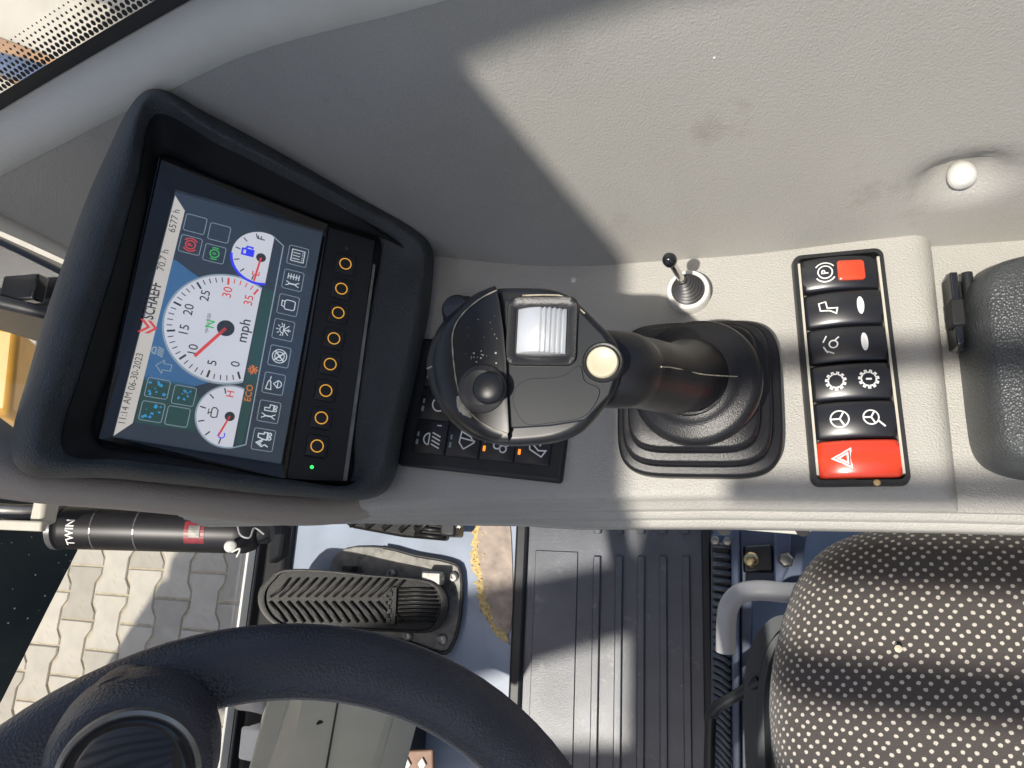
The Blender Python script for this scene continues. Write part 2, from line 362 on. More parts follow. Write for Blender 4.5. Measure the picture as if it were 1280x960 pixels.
def icon(P, kind, c, z, wd):
    """line symbol of size z centred on c, x along reading direction, y up"""
    f = lambda x, y: (c[0] + x * z, c[1] + y * z)
    if kind == 'park':
        P.circle(f(0, 0), .30 * z, wd); P.text('P', f(0, 0), .42 * z, weight=.02)
        P.circle(f(0, 0), .46 * z, wd, 10, 125, 235); P.circle(f(0, 0), .46 * z, wd, 10, -55, 55)
    elif kind == 'glow':
        P.circle(f(0, 0), .28 * z, wd); P.text('0', f(0, 0), .34 * z, weight=.02)
        P.circle(f(0, 0), .42 * z, wd, 8, 150, 210); P.circle(f(0, 0), .42 * z, wd, 8, -30, 30)
    elif kind == 'list':
        P.line([f(-.35, -.35), f(.35, -.35), f(.35, .35), f(-.35, .35)], wd, True)
        for x in (-.2, -.02, .16): P.line([f(x, .28), f(x, -.12)], wd)
        for x in (-.22, -.08, .08, .22): P.rect(f(x, -.25), .03 * z, .03 * z)
    elif kind in ('wrench', 'wrenchcar'):
        P.line([f(-.38, .36), f(-.3, .2), f(-.2, .2), f(-.12, .36)], wd); P.line([f(-.25, .18), f(-.25, -.18)], wd * 1.6)
        P.line([f(-.38, -.36), f(-.3, -.2), f(-.2, -.2), f(-.12, -.36)], wd)
        if kind == 'wrench':
            for y in (-.3, -.15, 0, .15, .3): P.line([f(.02, y), f(.36, y)], wd)
            P.line([f(.19, .3), f(.19, -.3)], wd)
        else:
            P.line([f(.04, -.2), f(.38, -.2), f(.38, 0), f(.2, 0), f(.2, .25), f(.04, .25)], wd, True)
            P.circle(f(.11, -.3), .07 * z, wd, 12); P.circle(f(.3, -.3), .07 * z, wd, 12)
    elif kind == 'camera':
        P.line([f(-.22, -.36), f(.22, -.36), f(.28, -.25), f(.28, .12), f(.2, .2), f(-.2, .2), f(-.28, .12), f(-.28, -.25)], wd, True)
        P.line([f(-.16, .22), f(-.1, .36), f(.2, .36), f(.16, .22)], wd)
    elif kind == 'climate':
        P.circle(f(0, 0), .2 * z, wd, 12, 0, 180); P.line([f(-.36, 0), f(.36, 0)], wd)
        for a in (20, 55, 90, 125, 160): P.line([f(.27 * math.cos(math.radians(a)), .27 * math.sin(math.radians(a))), f(.4 * math.cos(math.radians(a)), .4 * math.sin(math.radians(a)))], wd)
        for a in (-90, -45, -135): P.line([f(0, 0), f(.4 * math.cos(math.radians(a)), .4 * math.sin(math.radians(a)))], wd)
        for x in (-.08, .08): P.line([f(0, -.2), f(x, -.3)], wd)
    elif kind == 'wheel4':
        P.circle(f(0, 0), .38 * z, wd); P.circle(f(0, 0), .25 * z, wd); P.disc(f(0, 0), .09 * z, 12)
        for a in (45, 135, 225, 315): P.line([f(.08 * math.cos(math.radians(a)), .08 * math.sin(math.radians(a))), f(.36 * math.cos(math.radians(a)), .36 * math.sin(math.radians(a)))], wd * 1.5)
    elif kind == 'grease':
        P.line([f(-.36, .38), f(.1, .30), f(.1, .18), f(-.36, .1)], wd, True); P.line([f(.1, .24), f(.38, .2)], wd)
        P.circle(f(0, -.2), .2 * z, wd, 14, 180, 360); P.line([f(-.2, -.2), f(.2, -.2), f(0, .02)], wd, True)
    elif kind == 'excavator':
        P.line([f(0, -.16), f(.4, -.16), f(.4, .02), f(.3, .02), f(.3, .3), f(.1, .3), f(.02, .02)], wd, True)
        P.circle(f(.1, -.28), .08 * z, wd, 12); P.circle(f(.32, -.28), .08 * z, wd, 12)
        P.line([f(.02, .02), f(-.2, .34), f(-.38, .05), f(-.26, -.1), f(-.36, -.28)], wd)
        P.line([f(-.06, .02), f(-.2, .2), f(-.28, .05)], wd)
    elif kind == 'headlight':
        P.circle(f(-.08, .2), .24 * z, wd, 14, 0, 180); P.line([f(.16, .2), f(-.32, .2)], wd)
        for x in (-.28, -.12, .04, .20): P.line([f(x, .08), f(x - .16, -.3)], wd)
    elif kind == 'circle':
        P.circle(f(0, 0), .3 * z, wd)
    elif kind == 'wiper':
        P.line([f(-.36, .12), f(-.1, .34), f(.36, .3), f(.18, -.12)] , wd); P.line([f(-.36, .12), f(-.06, -.3), f(.18, -.12)], wd); P.line([f(0, -.34), f(.1, .3)], wd)
    elif kind == 'fan':
        for a in (0, 90, 180, 270):
            r = math.radians(a + 20); P.circle(f(.21 * math.cos(r), .21 * math.sin(r)), .14 * z, wd, 14)
        P.disc(f(0, 0), .06 * z, 10)
    elif kind == 'hood':
        P.line([f(-.36, -.2), f(-.1, .3), f(.2, .36), f(.36, .1), f(.1, .18), f(-.12, -.05), f(-.1, -.36)], wd, True); P.line([f(.1, -.1), f(.36, -.3), f(.3, -.05)], wd, True)
    elif kind == 'gear' or kind == 'gear2':
        pts = []
        for i in range(11):
            a0 = 2 * math.pi * i / 11
            for da, r in ((0, .30), (.16, .30), (.2, .40), (.37, .40), (.41, .30)):
                pts.append(f(r * math.cos(a0 + da), r * math.sin(a0 + da)))
        P.line(pts, wd, True)
        if kind == 'gear2': P.line([f(0, -.12), f(0, .12)], wd * 1.3)
    elif kind == 'steer':
        P.circle(f(0, 0), .36 * z, wd)
        for a in (90, 210, 330): P.line([f(0, 0), f(.35 * math.cos(math.radians(a)), .35 * math.sin(math.radians(a)))], wd * 1.2)
    elif kind == 'steer2':
        icon(P, 'steer', f(.02, .08), z * .85, wd); P.line([f(-.12, -.18), f(-.38, -.46)], wd * 1.3)
    elif kind == 'bucket':
        P.line([f(-.3, -.3), f(-.05, -.36), f(-.02, .05), f(.3, .1), f(.25, .38), f(-.1, .34), f(-.15, -.05)], wd, True)
    elif kind == 'worklight':
        P.circle(f(-.02, -.05), .17 * z, wd, 14); P.line([f(.15, -.12), f(.3, -.3)], wd)
        P.line([f(-.4, .2), f(-.1, .36)], wd); P.line([f(.1, .36), f(.4, .2)], wd); P.line([f(-.45, -.05), f(-.28, .3)], wd)
    elif kind == 'hazard':
        for s_ in (1., .52): P.line([f(-.4 * s_, -.28 * s_ - .02), f(.4 * s_, -.28 * s_ - .02), f(0, .44 * s_ - .02)], wd * 1.2, True)
    elif kind == 'arrow':
        P.line([f(-.2, -.4), f(-.2, .05), f(-.42, .05), f(0, .45), f(.42, .05), f(.2, .05), f(.2, -.4)], wd, True)
    elif kind == 'pump':
        P.line([f(-.3, -.35), f(.12, -.35), f(.12, .38), f(-.3, .38)], wd * 1.4, True); P.rect(f(-.09, -.1), .2 * z, .24 * z)
        P.line([f(.14, .2), f(.34, .1), f(.34, -.25), f(.22, -.25)], wd * 1.3)
    elif kind == 'engine':
        P.line([f(-.3, -.2), f(.2, -.2), f(.34, -.05), f(.34, .12), f(.2, .2), f(-.3, .2), f(-.38, .05)], wd, True); P.line([f(-.05, .2), f(-.05, .4), f(-.2, .4), f(.2, .4)], wd)

# ================================================================== SETTING
FLZ, GZ = -.58, -1.9
# ---- ground outside
def sheet(name, x0, x1, y0, y1, z, m, th=.05, parent=None):
    return box(name, ((x0 + x1) / 2, (y0 + y1) / 2, z - th / 2), ((x1 - x0) / 2, (y1 - y0) / 2, th / 2), m, parent, bevel=0)
gr = sheet('ground', -200, 200, -200, 200, GZ - .02, 'soil'); gr['kind'] = 'structure'
pv = sheet('pavement', -3.6, -.9, -1.6, 1.0, GZ - .008, 'joint', .01); pv['kind'] = 'structure'
def paver_mesh():
    L, wv, g = .205, .143, .0035
    a = .011
    pts = []
    hw = wv / 2
    # long axis y; wide at both ends, narrow in the middle (interlocks with the half-shifted next column)
    prof = [(-.5, 1), (-.36, 1), (-.20, -1), (.20, -1), (.36, 1), (.5, 1)]
    r_ = [(hw + a * s - g, t * L - g * (1 if t > .4 else -1 if t < -.4 else 0)) for t, s in prof]
    l_ = [(-x, y) for x, y in reversed(r_)]
    pts = r_ + l_
    lo = [Vector((x, y, -.03)) for x, y in pts]; hi = [Vector((x, y, -.005)) for x, y in pts]
    top = [Vector((x * .955, y * .965, 0)) for x, y in pts]
    V, F = loft([lo, hi, top], False, True)
    me = bpy.data.meshes.new('paver'); me.from_pydata([tuple(v) for v in V], [], F); me.update(); me.materials.append(M['paver'])
    return me
pm = paver_mesh()
for i in range(13):
    for j in range(10):
        x = -3.15 + i * .143; y = -1.1 + j * .205 + (.1025 if i % 2 else 0)
        o = bpy.data.objects.new('paver', pm); o.location = (x, y, GZ + random.uniform(-.002, .002)); o.rotation_euler = (random.uniform(-.01, .01), random.uniform(-.01, .01), random.uniform(-.008, .008))
        link(o, pv)
# things lying on the yard, seen through the side window
o = prism('wooden_board', [U(-60, 25, GZ + .03), U(72, 74, GZ + .03), U(40, 112, GZ + .03), U(-60, 70, GZ + .03)], (0, 0, -.03), 'board')
tag(o, 'brown wooden board lying on the yard beyond the side window', 'board')
o = tube('yard_pipe', [U(-40, 70, GZ + .06), U(30, 88, GZ + .06), U(70, 100, GZ + .06)], .06, 'blue_steel'); tag(o, 'blue grey pipe lying beside the brown board in the yard', 'pipe')
t = thing('yard_stone', 'pale rough stone on the yard next to the dotted glass edge', 'stone', U(120, 40, GZ))
V = []; c0 = U(128, 32, GZ + .05)
lathe('stone', c0, [(.16, -.06), (.19, .0), (.15, .10), (.07, .16), (.01, .17)], 'soil', t, n=9, angle=10)
t = thing('yard_bucket', 'light blue bucket standing on the yard beyond the side window', 'bucket', U(165, 5, GZ))
lathe('bucket_body', U(168, 5, GZ), [(.12, 0), (.16, .28), (.15, .28), (.12, .02)], 'grey_bar', t)
lathe('bucket_rim', U(168, 5, GZ) + Vector((0, 0, .28)), [(.150, 0), (.172, 0), (.172, .015), (.150, .015)], 'white', t)

# ---- cab floor
fl = thing('cab_floor', None, None, (0, 0, FLZ)); fl['kind'] = 'structure'
sheet('floor_plate', -.672, .60, -1.0, .24, FLZ, 'floor_blue', .02, fl)
# raised front sill of the floor
box('front_sill', (-.684, -.38, FLZ + .004), (.019, .62, .018), 'black_matte', fl, bevel=.006)
# rubbed-through spot with dried sealant round it
def blob(px, z, k=6): return catmull([U(x, y, z) for x, y in px], k, True)
inner = [(606, 652), (634, 648), (640, 700), (640, 770), (633, 794), (618, 780), (607, 745), (599, 700), (597, 668)]
outer = [(600, 642), (634, 636), (641, 640), (641, 700), (641, 800), (628, 800), (610, 770), (600, 740), (590, 700), (588, 665)]
prism('bare_patch', blob(inner, FLZ + .0025), (0, 0, -.002), 'rust', fl)
fo = [U(x, y, FLZ + .002) for x, y in [(634, 643), (612, 645), (597, 660), (593, 690), (598, 715), (602, 740), (608, 765), (620, 785), (632, 797)]]
path = catmull(fo, 10)
rad = [.0050 + .0016 * math.sin(i * 1.7) + random.uniform(-.002, .0028) for i in range(len(path))]
path = [p + Vector((random.uniform(-.003, .003), random.uniform(-.003, .003), 0)) for p in path]
tube('sealant_bead', path, rad, 'foam', fl, 10, flat=.13)
for k in range(60):
    p = random.choice(path) + Vector((random.gauss(.002, .006), random.gauss(0, .006), .0008)); q = random.uniform(.4, 1)
    lathe('sealant_crumb', p, [(.0024 * q, -.001), (.0020 * q, .0008 * q), (.0006, .0013 * q)], 'foam', fl, n=6, angle=80)

# ---- front window, lower pane and its frame
WP = Vector((-.716, 0, -.55)); WDn = Vector((-.215, 0, .81)).normalized(); WN = Vector((WDn.z, 0, -WDn.x))
fw = thing('front_window', 'tall front window pane with black borders beyond the pedals', 'window', WP)
def W2(y, s, off=0): return Vector((WP.x, y, WP.z)) + WDn * s + WN * off
prism('pane', [W2(-1.0, 0), W2(.55, 0), W2(.55, 1.2), W2(-1.0, 1.2)], WN * .005, 'glass', fw)
box('lower_seal', W2(-.3, -.008), (.68, .012, .012), 'seal', fw, (Vector((0, 1, 0)), WDn, WN), .004)
box('seal_lip', W2(-.3, .012, .007), (.68, .007, .0025), 'white', fw, (Vector((0, 1, 0)), WDn, WN), .001)
WB = W2(0, 0, .010)
def WPX(px, py, off=.010): return PL(px, py, W2(0, 0, off), WN)
bl = [WPX(-120, 600), WPX(78, 600), WPX(97, 688), WPX(60, 760), WPX(4, 872), WPX(-120, 1100)]
prism('black_border', bl, WN * -.004, 'border_black', fw)
dv, df = [], []
for k in range(55):
    a = random.random() ** 2
    px = 90 - a * 95 + random.uniform(-10, 0); py = 640 + random.random() * 240
    lim = 97 - (py - 688) * .5 if py > 688 else 90
    if px > lim - 2 or px < 0: continue
    c = WPX(px, py, .0115); r = random.choice([.0004, .0005, .0007, .0011])
    kk = len(dv); dv += circ(c, r, Vector((0, 1, 0)), WDn, 5); df.append(tuple(range(kk, kk + 5)))
o = mesh('dust_specks', dv, df, 'dust', fw, False); o['kind'] = 'stuff'

# ---- machine parts in front, plus an unseen block added to shade the paving
t = thing('shade_blocker', 'unseen yellow boom arm rising outside the front window', 'blocker', (-2.2, -.9, -1.0))
box('blocker_beam', (-2.05, -.92, .0), (.36, .26, .16), 'yellow', t, bevel=.02)
box('blocker_foot', (-2.3, -.95, -.9), (.16, .18, .85), 'yellow', t, bevel=.02)
t = thing('engine_cover', 'yellow engine cover edge showing beyond the monitor hood', 'cover', U(10, 450, -.6))
prism('cover_panel', [D(-120, 398, 1.1), D(0, 404, 1.1), D(24, 408, 1.1), D(12, 520, 1.1), D(-120, 520, 1.1)], (-.2, 0, -.3), 'yellow', t, .012)
t = thing('front_post', 'black front corner post beside the monitor hood', 'post', D(0, 340, .7))
prism('post_body', [D(-140, 232, .66), D(30, 312, .66), D(90, 342, .66), D(90, 382, .66), D(-140, 372, .66)], (-.05, .03, -.5), 'black_soft', t, .006)
tube('post_cable', [D(-60, 366, .63), D(0, 378, .62), D(60, 392, .62), D(90, 400, .62)], .006, 'black', t)
box('post_clip', D(30, 362, .63), (.02, .012, .006), 'black_gloss', t)

# ---- side wall of the cab
def interp(x, tab=None):
    t_ = max(0, min(1, (-.08 - x) / .21)); r_ = max(0, min(1, x / .13))
    return .206 + .028 * t_ * t_ * (3 - 2 * t_) + .006 * r_ * r_ * (3 - 2 * r_)
YW = None
KW = .3
def wall_pt(x, z): return Vector((x, interp(x, YW) + KW * z, z))
WN_ = Vector((0, 1, -KW)).normalized()
def WALL(px, py):
    y0 = .207
    for _ in range(8):
        p = PL(px, py, Vector((0, y0, 0)), Vector((0, 1, -KW))); y0 = interp(p.x, YW)
    return p
sl = [WALL(*p) for p in [(0, 212), (100, 150), (200, 102), (300, 68), (450, 14), (500, -2)]]
# smooth sill height: parabola through the sampled points
import numpy as np
_q = np.polyfit([p.x for p in sl], [p.z for p in sl], 2)
SILL = [(-.95 + .02 * i, float(np.polyval(_q, min(-.95 + .02 * i, .05)))) for i in range(90)]
def lin(x, tab):
    for (a, b), (c, d) in zip(tab, tab[1:]):
        if x <= c: return b + (d - b) * max(0, (x - a) / (c - a))
    return tab[-1][1]
we = [WALL(*p) for p in [(-60, 238), (0, 271), (75, 318)]]
WBOT = [(-.95, we[0].z + .05), (we[0].x, we[0].z), (we[1].x, we[1].z), (we[2].x, we[2].z), (we[2].x + .02, -.06), (.7, -.06)]
wl = thing('side_wall', 'beige grey moulded side wall panel behind the joystick console', 'wall panel', (0, .22, -.06))
KN = WALL(1205, 230)
xs = [-.70 + .0075 * i for i in range(176)]; NZ = 46
loops = []
for x in xs:
    z0, z1 = lin(x, WBOT), lin(x, SILL); row = []
    for j in range(NZ + 1):
        z = z0 + (z1 - z0) * j / NZ; p = wall_pt(x, z)
        d = math.hypot((x - KN.x) * .72, (z - KN.z - .004) * 1.15)
        if d < .024: p += WN_ * (.012 * min(1, 1.5 * (.5 + .5 * math.cos(math.pi * d / .024))))
        row.append(p)
    top = row[-1]
    # rolled sill: bends outward
    for a in (12, 26, 42, 60, 75, 84):
        r = .014; A = math.radians(a)
        row.append(top + Vector((0, r * (1 - math.cos(A)) + .2 * r * math.sin(A), r * math.sin(A) * .9)))
    row.append(row[-1] + Vector((0, .016, .0015))); row.append(row[-1] + Vector((0, .002, -.01)))
    loops.append(row)
V, F = loft(loops, closed=False); o = fixn(mesh('panel', V, F, 'wall', wl, True)); PANEL = o
# rolled sill edge in a paler colour, standing in for skylight on it
lp = []
for x in xs:
    z1 = lin(x, SILL); top = wall_pt(x, z1); row = []
    for a in (-14, -6, 4, 14, 26, 40, 56, 72, 84):
        r = .0165; A = math.radians(max(a, 0)); q = top + Vector((0, r * (1 - math.cos(A)) + .25 * r * math.sin(A), r * math.sin(A) * .95))
        if a < 0: q = top + Vector((0, KW, 1)).normalized() * (a * .0004)
        row.append(q - WN_ * (.0004 if a < -10 else .0013))
    row.append(row[-1] + Vector((0, .010, .0012))); row.append(row[-1] + Vector((0, .004, -.001))); row.append(row[-1] + Vector((0, .001, -.012)))
    lp.append(row)
V, F = loft(lp, closed=False); fixn(mesh('sill_trim', V, F, 'trim', wl, True))
# cream front edge
ep = [wall_pt(p.x, p.z) for p in we]
box_pts = [ep[0] + Vector((-.02, 0, .01)), ep[1], ep[2] + Vector((.02, 0, -.012))]
tube('front_edge', catmull([p + Vector((0, -.002, -.006)) for p in box_pts], 6), .0085, 'cream', wl, 8)
lathe('wall_mark', WALL(893, 72) + Vector((0, -.0002, 0)), [(.0007, 0), (.0004, .0003)], 'white', wl, axis=-WN_, n=8)

# side window above the sill
sw = thing('side_window', 'side window with black edge band fading into dots', 'window', (-.3, .31, .2))
GD = Vector((0, .22, 1)).normalized()
def gl_pt(x, s, off=0.): 
    z1 = lin(x, SILL); q = wall_pt(x, z1) + Vector((0, .032, .012))
    return q + GD * s + Vector((0, -off, 0))
gx = [-.95 + .03 * i for i in range(60)]
V, F = loft([[gl_pt(x, -.012) for x in gx], [gl_pt(x, .5) for x in gx]], closed=False); mesh('pane', V, F, 'glass', sw)
V, F = loft([[gl_pt(x, -.014, .002) for x in gx], [gl_pt(x, .0135, .002) for x in gx]], closed=False); mesh('edge_band', V, F, 'seal', sw)
dv, df = [], []
k = 0; x = -.75
while x < .1:
    for r_i in range(6):
        s = .0160 + r_i * .0040; rr = .0021 - r_i * .00028
        xx = x + (.0023 if r_i % 2 else 0)
        c = gl_pt(xx, s, .002); tx = (gl_pt(xx + .01, s) - gl_pt(xx - .01, s)).normalized()
        kk = len(dv); dv += circ(c, rr, tx, GD, 8); df.append(tuple(range(kk, kk + 8)))
    x += .0046
o = mesh('edge_dots', dv, df, 'seal', sw, False); o['kind'] = 'stuff'

# ---- lower door panel and rear wall of the cab, unseen, added to dim the floor
dr = thing('cab_door', 'unseen grey lower door panel added to dim the floor', 'door', (0, -1.02, FLZ))
box('door_panel', (.05, -1.04, -.19), (.72, .018, .39), 'trim', dr, bevel=.006)
box('door_handle', (-.3, -1.01, .0), (.06, .012, .012), 'black', dr, bevel=.004)
rw = thing('rear_wall', 'unseen grey rear wall added to dim the floor', 'wall panel', (.92, -.4, FLZ))
box('rear_panel', (.94, -.4, -.1), (.018, .66, .48), 'trim', rw, bevel=.006)
# ---- unseen roof frame, panels cut to shape the shade; guard bars cast the stripes
RZ = .85
rf = thing('cab_roof', 'unseen grey cab roof frame with panels shaped for the shade and guard bars', 'roof', (0, 0, RZ))
def roofpiece(name, pts, th=.03): 
    return prism(name, [Vector((x, y, RZ)) for x, y in pts], (0, 0, th), 'roof', rf)
roofpiece('front_panel', [(-.67, -.405), (-.2455, -.405), (-.2455, -.105), (-.283, .005), (-.283, .38), (-.74, .38), (-.74, -.25), (-.67, -.25)])
roofpiece('right_panel', [(-.282, .005), (-.164, .015), (1.1, .02), (1.1, .38), (-.282, .38)])
roofpiece('shade_panel', [(-.43, -.95), (-.255, -.95), (-.255, -.405), (-.40, -.405), (-.43, -.52)])  # added to shade the right half of the mat
roofpiece('shade_bar', [(-1.0, -.64), (-.42, -.50), (-.42, -.592), (-1.0, -.80)])  # added slanted bar, makes the shade band across the floor
roofpiece('shade_infill', [(-1.0, -.95), (-.43, -.95), (-.43, -.74), (-1.0, -.80)])  # added to shade the floor past the second lit patch
roofpiece('left_rail', [(-.255, -.95), (1.1, -.95), (1.1, -.86), (-.255, -.86)])
roofpiece('rear_panel', [(.62, -.86), (1.1, -.86), (1.1, .019), (.62, .019)])
for y, x0 in ((-.176, -.165), (-.258, -.18), (-.336, -.255), (-.418, -.255), (-.50, -.255), (-.58, -.255)):
    box('guard_bar', ((x0 + .64) / 2, y, RZ + .012), ((.64 - x0) / 2, .009 if y > -.3 else .0155, .008), 'black', rf, bevel=.002)

# ================================================================== CONSOLE
cn = thing('side_console', 'beige grey side console carrying the joystick and switches', 'console', (0, .12, -.12))
YE = [(-.42, .024), (-.245, .033), (-.135, .042), (0, .0465), (.14, .0485)]
XEND, DROP = .128, .012
xs = [-.40 + .01 * i for i in range(52)] + [XEND - DROP + DROP * math.sin(math.radians(a)) for a in (0, 20, 40, 60, 78, 90)] + [XEND + .0005, .2, .3, .4, .5, .62]
loops = []
for x in xs:
    e = lin(x, YE); drop = 0
    if x > XEND - DROP: drop = DROP * (1 - math.sqrt(max(0, 1 - (min(DROP, x - (XEND - DROP)) / DROP) ** 2)))
    fade = max(0, min(1, (x + .26) / .16))
    w_ = .35 + .65 * fade
    row = [Vector((x, .24, -.004 - drop)), Vector((x, .2, -drop))]
    for i in range(1, 12): row.append(Vector((x, .2 + (e + .006 - .2) * i / 12, -drop)))
    for dy, dz in ((.006, 0), (.003, -.0007), (.001, -.0024), (0, -.005), (-.001, -.009), (-.0046, -.0105), (-.0056, -.0125), (-.006, -.0175), (-.0095, -.019), (-.0105, -.021),
                   (-.011, -.026), (-.0145, -.0275), (-.0155, -.030), (-.016, -.042), (-.008, -.06), (.02, -.12)):
        row.append(Vector((x, e + dy * (w_ if dy < 0 else 1), min(dz, -drop + dz * .1))))
    loops.append(row)
V, F = loft(loops, closed=False); fixn(mesh('console_top', V, F, 'console', cn, True, angle=60))
# underside flange with screw holes
prism('under_flange', [U(880, 658, -.052), U(1000, 668, -.052), U(1050, 654, -.052), U(1290, 656, -.052), U(1290, 600, -.052), U(880, 600, -.052)], (0, 0, -.004), 'trim', cn, .001)
for px, py in ((905, 661), (1003, 662)):
    lathe('screw_recess', U(px, py, -.0495), [(.0045, 0), (.0045, .0008), (.003, .0009)], 'black_matte', cn, n=12)
# front fairing below the monitor hood
FAIR = True
# rotary knob half hidden behind the joystick head
kb = thing('rotary_knob', 'small black rotary knob half hidden behind the joystick head', 'knob', U(572, 388, .0))
lathe('knob_body', U(580, 396, .002), [(.0145, 0), (.0145, .004), (.0115, .006), (.0108, .016), (.010, .018)], 'black', kb)
lathe('knob_cap', U(580, 396, .002), [(.0098, .0175), (.0085, .0190), (.002, .0194)], 'black_gloss', kb)
# a flake of white paint on the console by the wall
o = lathe('paint_chip', U(717, 350, .0004), [(.0025, 0), (.0018, .0006), (.0003, .0008)], 'white', cn, n=5, angle=10)

# ================================================================== MONITOR
SA, SB, SC_, SD_ = Vector((-.3410, .0630, .1270)), Vector((-.3360, .2240, .1200)), Vector((-.2650, .2180, .0580)), Vector((-.2700, .0570, .0650))
SU = (SB - SA + SC_ - SD_).normalized(); SDN = (SD_ - SA + SC_ - SB).normalized(); SDN = (SDN - SDN.dot(SU) * SU).normalized()
SN = SDN.cross(SU); 
if SN.z < 0: SN = -SN
SO = (SA + SB + SC_ + SD_) / 4
def SP(px, py, h=0.):                                # pixel -> point on the plane h above the screen
    return PL(px, py, SO + SN * h, SN)
def S2(px, py):                                      # pixel -> (reading direction, up) on the screen plane
    p = SP(px, py) - SO; return (p.dot(SU), -p.dot(SDN))
def SF(h): return lambda a, b: SO + SU * a - SDN * b + SN * h
O_ = [(185, 108), (262, 137), (350, 185), (440, 237), (532, 288), (541, 360), (527, 440), (507, 530), (480, 618), (370, 621), (250, 609), (140, 598), (17, 584), (38, 455), (80, 322), (126, 205)]
I_ = [(187, 122), (262, 163), (350, 208), (432, 252), (523, 306), (519, 370), (506, 440), (486, 520), (460, 605), (360, 604), (250, 591), (150, 580), (54, 565), (80, 458), (123, 333), (160, 219)]
I2 = [(194, 140), (264, 172), (348, 216), (428, 259), (512, 314), (508, 372), (494, 440), (474, 520), (448, 601), (358, 598), (250, 585), (150, 574), (76, 562), (101, 462), (141, 335), (173, 220)]
B_ = [(198, 193), (262, 219), (330, 245), (402, 274), (474, 295), (466, 370), (455, 440), (443, 530), (433, 609), (350, 598), (270, 583), (200, 568), (118, 551), (138, 460), (161, 360), (180, 270)]
def hs(i, l, r): return l + (r - l) * (.5 - .5 * math.cos(math.pi * {0: 0, 1: .25, 2: .5, 3: .75, 4: 1, 5: 1, 6: 1, 7: 1, 8: 1, 9: .75, 10: .5, 11: .25, 12: 0, 13: 0, 14: 0, 15: 0}[i]))
hood = thing('monitor_hood', 'black leather grained hood framing the display monitor', 'monitor hood', SO - SN * .05)
def hl(px, l, r): return [SP(x, y, hs(i, l, r)) for i, (x, y) in enumerate(px)]
def mixp(a, b, t_): return [(x + (u - x) * t_, y + (v - y) * t_) for (x, y), (u, v) in zip(a, b)]
L_ = [hl(mixp(O_, I_, .35), -.075, -.075), hl(mixp(O_, I_, .04), -.03, -.035), hl(O_, .004, -.006), hl(mixp(O_, I_, .10), .020, .006), hl(mixp(O_, I_, .45), .032, .013),
      hl(mixp(O_, I_, .85), .036, .015), hl(I_, .034, .014), hl(I2, .028, .010), hl(mixp(I2, B_, .5), .012, .004), hl(mixp(I2, B_, .93), .002, .001), hl(B_, -.002, -.002)]
# grey fairing below the hood belongs to the console
_up = [SP(x, y, -.07) for x, y in [(-160, 440), (-60, 480), (25, 540), (60, 556), (140, 570), (250, 582), (370, 592), (440, 590), (470, 585)]]
_t2 = [SP(x, y, -.022) for x, y in [(-160, 520), (-60, 556), (6, 578), (40, 590), (140, 600), (250, 611), (370, 622), (440, 624), (474, 614)]]
_md = [p + Vector((0, -.012, -.022)) for p in [SP(x, y, -.026) for x, y in [(-160, 560), (-60, 588), (5, 600), (45, 606), (140, 612), (250, 623), (350, 634), (430, 634), (470, 622)]]]
_lw = [PL(x, y, p, Vector((.3, 0, 1))) for p, (x, y) in zip([q + Vector((0, 0, -.018)) for q in _md], [(-160, 606), (-60, 619), (5, 627), (60, 631), (140, 639), (250, 650), (340, 658), (405, 653), (455, 634)])]
_un = [p + Vector((0, .035, -.05)) for p in _lw]
V, F = loft([catmull(l, 5) for l in (_up, _t2, _md, _lw, _un)], closed=False); fixn(mesh('front_fairing', V, F, 'fairing', cn, True, sub=1))
# sharpen corners: catmull each loop
V, F = loft([catmull(l, 5, True) for l in L_])
fixn(mesh('hood_shell', V, F, 'leather', hood, True, sub=1))
lin_ = [hl(mixp(I2, B_, .06), .0262, .0095), hl(mixp(I2, B_, .5), .0128, .0048), hl(mixp(I2, B_, .90), .0035, .002), hl(B_, -.001, -.001)]
sel = [8, 9, 10, 11, 12, 13, 14, 15, 0, 1, 2, 3, 4]
V, F = loft([catmull([l[i] for i in sel], 5) for l in lin_], closed=False); fixn(mesh('hood_lining', V, F, 'black_matte', hood, True, sub=1))
prism('hood_back', [SP(x, y, -.0052) for x, y in [(192, 180), (480, 288), (440, 618), (110, 558)]], SN * -.004, 'black_matte', hood)

mo = thing('display_monitor', 'lit display monitor with gauges and amber ringed keys', 'monitor', SO - SN * .02)
a0, b0 = S2(122, 549); a1, b1 = S2(472, 296)
bez = [S2(x, y) for x, y in [(120, 550), (198, 194), (412, 279), (357, 604)]]
prism('bezel', [SF(-.004)(*p) for p in bez], SN * .0035, 'black_gloss', mo, .0006)
# bevelled rim of the display
scr = [S2(x, y) for x, y in [(141, 546), (219, 240), (403, 291), (351, 580)]]
outb = [S2(x, y) for x, y in [(122, 549), (200, 197), (410, 281), (357, 601)]]
lo, li = [SF(.0012)(*p) for p in outb], [SF(-.0002)(*p) for p in scr]
lt = [SF(.0016)(*(Vector(p) * .9 + Vector(q) * .1)) for p, q in zip(outb, scr)]
V, F = loft([lo, lt, li]); fixn(mesh('screen_rim', V, F, 'black_gloss', mo, False))
sn = prism('screen', [SF(-.0006)(*p) for p in scr], SN * .0006, 'scr_navy', mo, smooth=False)
H0 = .00035
def part(m, h=1): return Print(SF(H0 * h))
